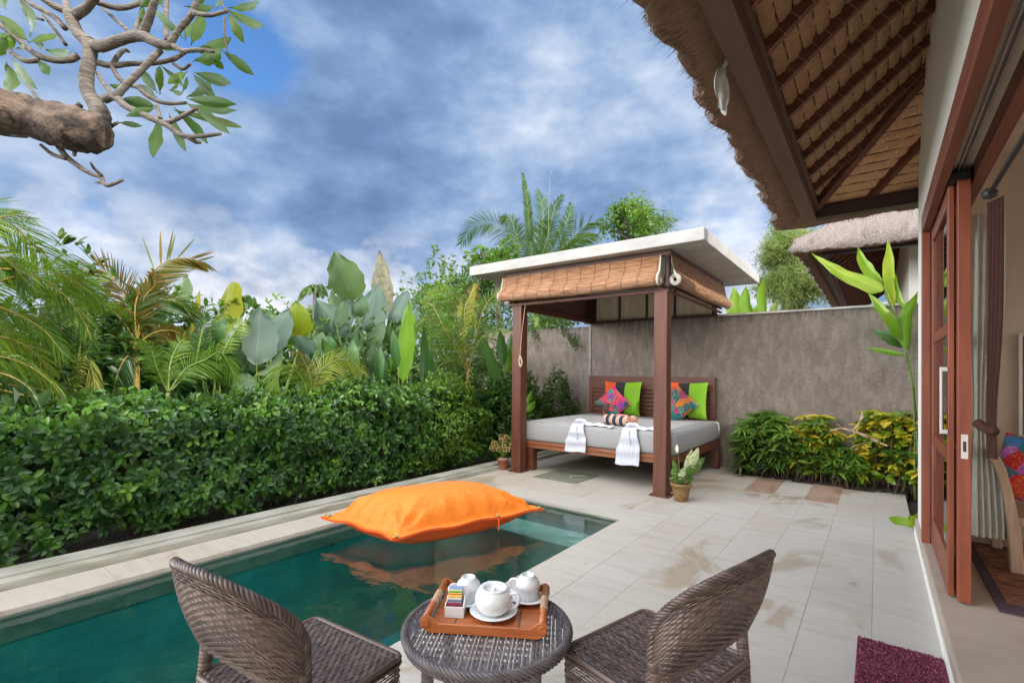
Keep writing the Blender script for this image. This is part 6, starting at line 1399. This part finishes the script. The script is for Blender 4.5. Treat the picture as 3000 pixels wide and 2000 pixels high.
for b, e, w in (((2690, 1545), (2602, 1515), 26), ((2692, 1545), (2665, 1508), 30), ((2694, 1540), (2688, 1500), 26), ((2690, 1550), (2660, 1535), 22)):
    B_ = at_y(b[0], b[1], 6.1); E_ = at_y(e[0], e[1], 6.1); leafblade(q, B_-np.array(sp.location), E_-np.array(sp.location), w*6/F_PX, .15, rnd=random.choice([.6, .85]), n=8)
q.build('foliage', G_HELI, sp, smooth=True); q = MB(); B_ = at_y(2692, 1545, 6.1)-np.array(sp.location); q.tube([(B_[0], B_[1], -.02), tuple(B_)], .004, 5); q.build('stem', TWIG, sp)
# climber trailing over the left wall
cl_ = thing('wall_creeper', 'thin creeper trailing down the left wall inside the pavilion', 'creeper')
q = MB(); qs = MB()
for pts in (((1560, 905), (1600, 930), (1640, 955), (1670, 990), (1690, 1015)), ((1580, 920), (1620, 930), (1660, 940), (1700, 925)), ((1545, 930), (1560, 965), (1580, 1000))):
    P = spline([at_y(x, y, 8.38) for x, y in pts], 8); qs.tube(P, .004, 4); k_ = len(P)*12; PP = np.repeat(P, 12, 0)+rv(k_, .055); leaves(q, PP, rv(k_)+np.array([0, -.5, 0]), rv(k_)+np.array([0, -1, .3]), rng.uniform(.03, .06, k_), .6)
q.build('foliage', G_DARKB, cl_, smooth=True); qs.build('stem', TWIG, cl_)
# ---- trees further off
def tree(name, label, c, r, zb, n_, Lf, m, cat='tree', group=None, wr=.5, lite=True, blobs=9, per=3, flat=1.0, tr=.12):
    c = np.array(c, float); t_ = thing(name, label, cat, (c[0], c[1], 0), 0, group); q = MB(); qs = MB(); r = np.array(r, float)
    qs.tube(spline([(0, 0, zb), (.1, .1, c[2]*.5), (0, 0, c[2])], 5), np.linspace(tr, tr*.4, 11), 7, wob=.06)
    for b in range(blobs):
        d = unit(rv(1))[0]; bc = d*r*random.uniform(.3, .85)+np.array([0, 0, c[2]]); br = r*random.uniform(.2, .42); k = n_//blobs
        qs.tube([(0, 0, c[2]-r[2]*.5), tuple(bc*[.5, .5, 1]-[0, 0, br[2]*.5]), tuple(bc)], [tr*.35, tr*.2, tr*.1], 5)
        dd = unit(rv(k)); P = bc+dd*(rng.random((k, 1))**.55)*br*(1+.35*np.sin(dd[:, :1]*7+b)+.3*np.sin(dd[:, 2:]*9+2*b)); P = np.repeat(P, per, 0); kk = len(P)
        Dr = unit(np.repeat(dd, per, 0)*.4+rv(kk, .6)+np.array([0, 0, -.15 if flat < 1 else 0])); cl = np.full(kk, random.random()*.5)+rng.random(kk)*.5
        leaves(q, P+rv(kk, Lf*.5), Dr, rv(kk)+np.array([0, 0, 1]), rng.uniform(.7, 1.3, kk)*Lf, wr, np.clip(cl, 0, 1), lite=lite)
    q.build('crown', m, t_); qs.build('trunk', BARK, t_, smooth=True); return t_
c = at_d(1850, 660, 15); tree('broadleaf_tree', 'round leafed green tree peeking above the middle of the pavilion roof', c, (1.1, 1.0, 1.0), -.1, 1000, .10, G_BUSHD, lite=False, wr=.8, per=3, blobs=30)
c = at_d(1450, 765, 13); tree('broadleaf_tree', 'bright round leafed tree behind the left end of the pavilion roof', c, (.75, .75, .8), -.1, 330, .12, G_BUSHD, lite=False, wr=.85, per=3, blobs=22)
c = at_d(1400, 850, 14); tree('broadleaf_tree', 'small leaved tree beside the left edge of the pavilion roof', c, (1.1, 1.1, 1.1), -.1, 2200, .07, G_FAR, wr=.6, per=3, blobs=12)
c = at_d(1900, 640, 22); tree('wispy_tree', 'wispy grey green treetop just right of the tree above the roof', c, (1.4, 1.0, 1.3), -.1, 900, .22, G_FAR, wr=.12, per=3, blobs=12)
c = at_d(2345, 800, 24); tree('bamboo_clump', 'feathery olive green bamboo clump between the pavilion and the neighbouring villa', c, (2.2, 2.2, 2.6), -.1, 9000, .22, G_BAMB, wr=.16, per=4, blobs=26)
c = at_d(2290, 720, 25); tree('bamboo_clump', 'thin blue green bamboo top just left of the feathery clump', c, (1.0, 1.0, 2.4), -.1, 1200, .2, G_FAR, wr=.14, per=3, blobs=16)
GT = 'distant trees along the garden horizon'
for px, py, Dd, r_, lab in ((120, 1000, 34, 2.2, 'faint distant tree behind the left palm fronds'), (330, 1010, 38, 2.0, 'faint distant tree behind the rusty palm'), (560, 1030, 40, 1.8, 'low distant tree behind the banana leaf'), (900, 960, 46, 2.2, 'low distant tree behind the waxy leaves'), (1120, 1000, 40, 1.8, 'low distant tree behind the vivid green leaf'), (1290, 930, 34, 2.6, 'distant tree left of the pavilion behind the garden palm'), (1560, 900, 30, 2.0, 'distant tree behind the pavilion left side')):
    c = at_d(px, py, Dd); c[2] = max(c[2], r_*.6+.5); tree('distant_tree', lab, c, (r_*1.4, r_*1.4, r_), -.1, 900, .32, G_FAR, group=GT, wr=.5, per=3, blobs=9)
# low scrub far off so that the horizon is not bare
q = MB(); k_ = 26000; a = rng.uniform(-.4, 2.1, k_)+YAW*0; dd = rng.uniform(30, 95, k_); P = np.stack([-np.sin(a)*dd, np.cos(a)*dd, rng.random(k_)**1.5*2.3*(1+.3*np.sin(a*17))], 1)
leaves(q, P, rv(k_)+np.array([0, 0, .5]), rv(k_), rng.uniform(.5, 1.1, k_), .5, lite=True); tag(q.build('far_scrub', G_FAR), 'low band of green scrub closing the horizon beyond the garden', 'scrub', kind='stuff')
q = MB(); k_ = 16000; P = np.stack([rng.uniform(-14, -6.2, k_), rng.uniform(-3, 14, k_), rng.random(k_)*.55-.05], 1); leaves(q, P, rv(k_, .6)+np.array([0, 0, .9]), rv(k_), rng.uniform(.1, .26, k_), .22, lite=True); tag(q.build('garden_undergrowth', G_DEEP), 'leafy ground cover under the garden plants behind the hedge', 'ground cover', kind='stuff')
# ------------------------------------------------------------------ frangipani reaching in at the top left
fg = thing('frangipani_tree', 'leafy frangipani with grey forked branches and a sawn off limb at the top left', 'tree')
FS = 2.614; FD = 3.3
def fp(x, y, dd=0.0): return at_d(x/FS, y/FS, FD+dd)
pxm = FD/F_PX/FS; RB = .74
def br(q, pts, r, dd0=0, dd1=0, n=9, wob=.035):
    P = [fp(x, y, dd0+(dd1-dd0)*i/max(1, len(pts)-1)) for i, (x, y) in enumerate(pts)]
    C = spline(P, 6); rr = np.interp(np.linspace(0, 1, len(C)), np.linspace(0, 1, len(r)), np.array(r)*pxm*RB) if not np.isscalar(r) else np.full(len(C), r*pxm*RB)
    q.tube(C, rr, n, wob=wob)
q = MB()
root = np.array((-5.05, -.55, -.05))
P = [root, root+[.03, .02, 1.2], root+[.0, .1, 2.3], fp(-500, 800, -.15), fp(-180, 840, -.1), fp(60, 860, -.05), fp(300, 918, 0), fp(560, 985, 0), fp(700, 1015, 0), fp(795, 1045, 0)]
C = spline(P, 7); q.tube(C, np.interp(np.linspace(0, 1, len(C)), [0, .3, .6, .8, .93, 1], np.array([210, 185, 150, 160, 135, 95])*pxm), 18, wob=.045)
q.build('trunk', BARKD, fg, smooth=True)
q = MB(); c = fp(800, 1046, 0); d = unit(fp(795, 1045, 0)-fp(700, 1015, 0)); T_ = Vector(d).to_track_quat('Z', 'Y').to_matrix().to_4x4(); T_.translation = Vector(c); q.lathe([(0, .006), (80*pxm, .003), (92*pxm, -.006)], n=18, T=np.array(T_)); q.build('sawn_end', BARKD, fg)
q = MB()
B = [([(745, 985), (775, 900), (740, 810), (672, 700), (665, 560), (690, 440), (692, 330)], [88, 92, 80, 64, 66, 62, 72], 0, .1),
 ([(692, 330), (610, 270), (550, 160), (520, 90)], [66, 58, 58, 50], .1, .15), ([(520, 90), (420, 50), (310, -20)], [40, 34, 30], .15, .1), ([(525, 100), (505, 20), (490, -60)], [36, 32, 28], .15, .3),
 ([(560, 130), (650, 70), (710, 0), (760, -60)], [50, 46, 42, 36], .15, .0), ([(700, 350), (790, 355), (930, 305), (1080, 275), (1200, 330), (1320, 350)], [60, 56, 50, 52, 46, 34], .1, -.1),
 ([(1085, 275), (1130, 170), (1165, 70), (1200, -40)], [46, 40, 36, 30], .0, -.1), ([(1035, 260), (1050, 180), (1090, 110)], [22, 20, 16], 0, .15), ([(1300, 340), (1370, 230), (1470, 110), (1515, -20)], [32, 30, 30, 22], -.1, -.15),
 ([(1280, 310), (1272, 160), (1280, -20)], [26, 24, 20], -.1, .1), ([(1320, 350), (1410, 390), (1520, 382), (1640, 395)], [26, 22, 19, 16], -.1, -.2), ([(1480, 100), (1610, 118), (1740, 85)], [24, 20, 18], -.15, -.2),
 ([(740, 480), (850, 502), (1000, 490), (1190, 482), (1330, 452), (1430, 392)], [30, 30, 26, 25, 24, 20], .1, .15), ([(860, 510), (900, 585), (960, 640), (1050, 665), (1130, 735), (1260, 790), (1430, 788)], [24, 24, 25, 26, 22, 20, 16], .1, .0),
 ([(862, 490), (910, 420), (950, 385), (992, 396)], [24, 24, 22, 16], .1, .2), ([(880, 740), (960, 660), (1080, 540), (1190, 425), (1235, 385)], [38, 32, 30, 30, 28], -.1, -.05),
 ([(800, 760), (880, 740), (950, 805), (1080, 872), (1210, 925), (1290, 965), (1400, 1040), (1550, 1042), (1690, 1025)], [44, 38, 32, 30, 32, 28, 24, 20, 15], -.05, -.3),
 ([(1270, 945), (1400, 890), (1512, 825)], [24, 20, 16], -.2, -.3), ([(1440, 1055), (1500, 1085), (1532, 1090)], [20, 22, 18], -.25, -.2), ([(1205, 800), (1212, 850), (1230, 905)], [14, 17, 18], .0, -.2),
 ([(745, 560), (800, 650), (868, 735)], [18, 20, 22], .1, -.05), ([(600, 425), (540, 455), (430, 462), (300, 430), (200, 360), (100, 270), (-20, 180)], [34, 36, 34, 32, 28, 26, 22], .15, .1),
 ([(290, 462), (190, 466), (100, 412), (30, 330), (-30, 280)], [28, 26, 24, 22, 20], .12, .2), ([(500, 220), (400, 120), (250, 40), (150, -20)], [28, 26, 24, 22], .15, .25), ([(505, 345), (410, 215), (330, 110)], [18, 18, 16], .2, .3), ([(190, 92), (260, 130), (330, 155)], [18, 16, 14], .3, .25),
 ([(430, 1090), (500, 1190), (600, 1272), (700, 1332), (772, 1355), (792, 1400), (832, 1420), (940, 1380)], [34, 28, 25, 22, 24, 20, 20, 14], .1, -.05), ([(505, 1215), (400, 1180), (312, 1110)], [22, 20, 16], .05, .1),
 ([(782, 1345), (722, 1290), (692, 1242)], [16, 14, 11], 0, -.1), ([(800, 1402), (735, 1395)], [14, 12], 0, .05), ([(572, 1120), (570, 1190)], [26, 16], .05, .0), ([(800, 1010), (850, 970), (905, 938)], [24, 18, 14], .1, .05),
 ([(300, 770), (240, 690), (190, 622)], [20, 18, 14], .1, .2), ([(560, 850), (620, 800)], [36, 28], .1, .1), ([(-60, 1005), (60, 1030), (200, 1045)], [26, 24, 20], .25, .2), ([(735, 15), (900, 62), (1050, 32), (1150, -30)], [30, 28, 28, 24], .1, .15), ([(790, 65), (900, 165), (1015, 262)], [18, 18, 20], .2, .05),
 ([(1740, 95), (1705, 40), (1690, -20)], [10, 8, 6], -.2, -.2), ([(1460, 490), (1400, 530), (1330, 490)], [14, 18, 18], .1, .15)]
for i, (pts, r, a, b) in enumerate(B):
    q = MB(); br(q, pts, r, a, b); q.build('branch', BARK, fg, smooth=True)
q = MB(); br(q, [(1722, 130), (1716, 200), (1722, 290), (1742, 400)], [9, 10, 9, 6], -.2, -.2, 6, .25); q.build('seed_pod', TWIG, fg, smooth=True)
LV = [(1740, 75, 2025, 205, 80, .3), (1760, 60, 1985, 12, 75, .3), (1755, 110, 1872, 335, 84, .97), (1430, 50, 1638, 55, 62, .4), (1470, 330, 1560, 110, 108, .6), (1420, 300, 1440, 150, 62, .5), (1390, 280, 1190, 80, 64, .5), (1100, 40, 1062, 205, 92, .55), (1190, 90, 1335, 235, 52, .5),
 (1540, 370, 1775, 290, 90, .35), (1720, 400, 1947, 577, 82, .25), (1495, 465, 1705, 385, 128, .5), (1640, 460, 1712, 532, 60, .4), (1500, 560, 1772, 642, 88, .3), (1490, 580, 1662, 772, 82, .2), (1440, 740, 1625, 600, 92, .3), (1450, 760, 1815, 800, 84, .4), (1450, 800, 1818, 845, 62, .3), (1420, 560, 1285, 645, 78, .95),
 (1225, 700, 1225, 503, 66, .55), (1200, 700, 1080, 540, 80, .4), (1190, 740, 1060, 650, 60, .3), (960, 670, 835, 650, 52, .4), (1240, 510, 1402, 662, 46, .5), (1180, 810, 938, 760, 92, .4), (1180, 830, 968, 892, 72, .35), (1310, 690, 1397, 722, 42, .6), (1400, 700, 1432, 590, 42, .5), (1350, 840, 1592, 1102, 82, .45), (1300, 890, 1422, 1162, 80, .45),
 (1215, 930, 1170, 1206, 112, .5), (1500, 820, 1762, 1027, 72, .4), (1350, 850, 1857, 977, 62, .93), (920, 940, 1092, 966, 46, .35), (1440, 800, 1655, 902, 62, .5), (230, 270, 138, -10, 112, .6), (240, 322, 442, 270, 72, .85), (350, 380, 542, 402, 80, .4), (210, 310, -10, 118, 92, .97), (100, 460, 286, 687, 80, .5), (50, 490, 62, 722, 128, .6), (300, 470, 382, 577, 82, .5), (0, 300, 122, 320, 120, .6), (130, 370, 182, 338, 52, .6),
 (1080, 60, 1150, -60, 80, .5), (1240, 40, 1190, -40, 80, .4), (1400, 380, 1200, 370, 40, .5), (1500, 400, 1620, 360, 60, .3), (50, 290, -40, 430, 90, .5), (40, 60, -30, -60, 90, .5), (1380, 560, 1300, 700, 50, .8), (1500, 30, 1560, -60, 70, .4), (1660, 60, 1700, -20, 60, .5), (250, 300, 330, 380, 50, .6)]
q = MB()
for bx, by, tx, ty, w, rr in LV:
    dd = random.uniform(-.15, .12); tilt = random.uniform(-.10, .10); B_ = fp(bx, by, dd); E_ = fp(tx, ty, dd+tilt); d = unit(E_-B_)
    q.tube([B_-d*.02, B_+d*.02], .003, 4)
    leafblade(q, B_, E_, w*pxm*.94, random.uniform(-.06, .14), side=np.cross(d, (Fv[0]+random.uniform(-.3, .3), Fv[1]+random.uniform(-.3, .3), random.uniform(-.1, .5))), n=10, fold=random.uniform(.1, .35), rnd=rr, prof=([0, .08, .3, .6, .85, 1], [.08, .35, .82, 1, .6, 0]), m=2)
q.build('foliage', G_FRANG, fg, smooth=True)
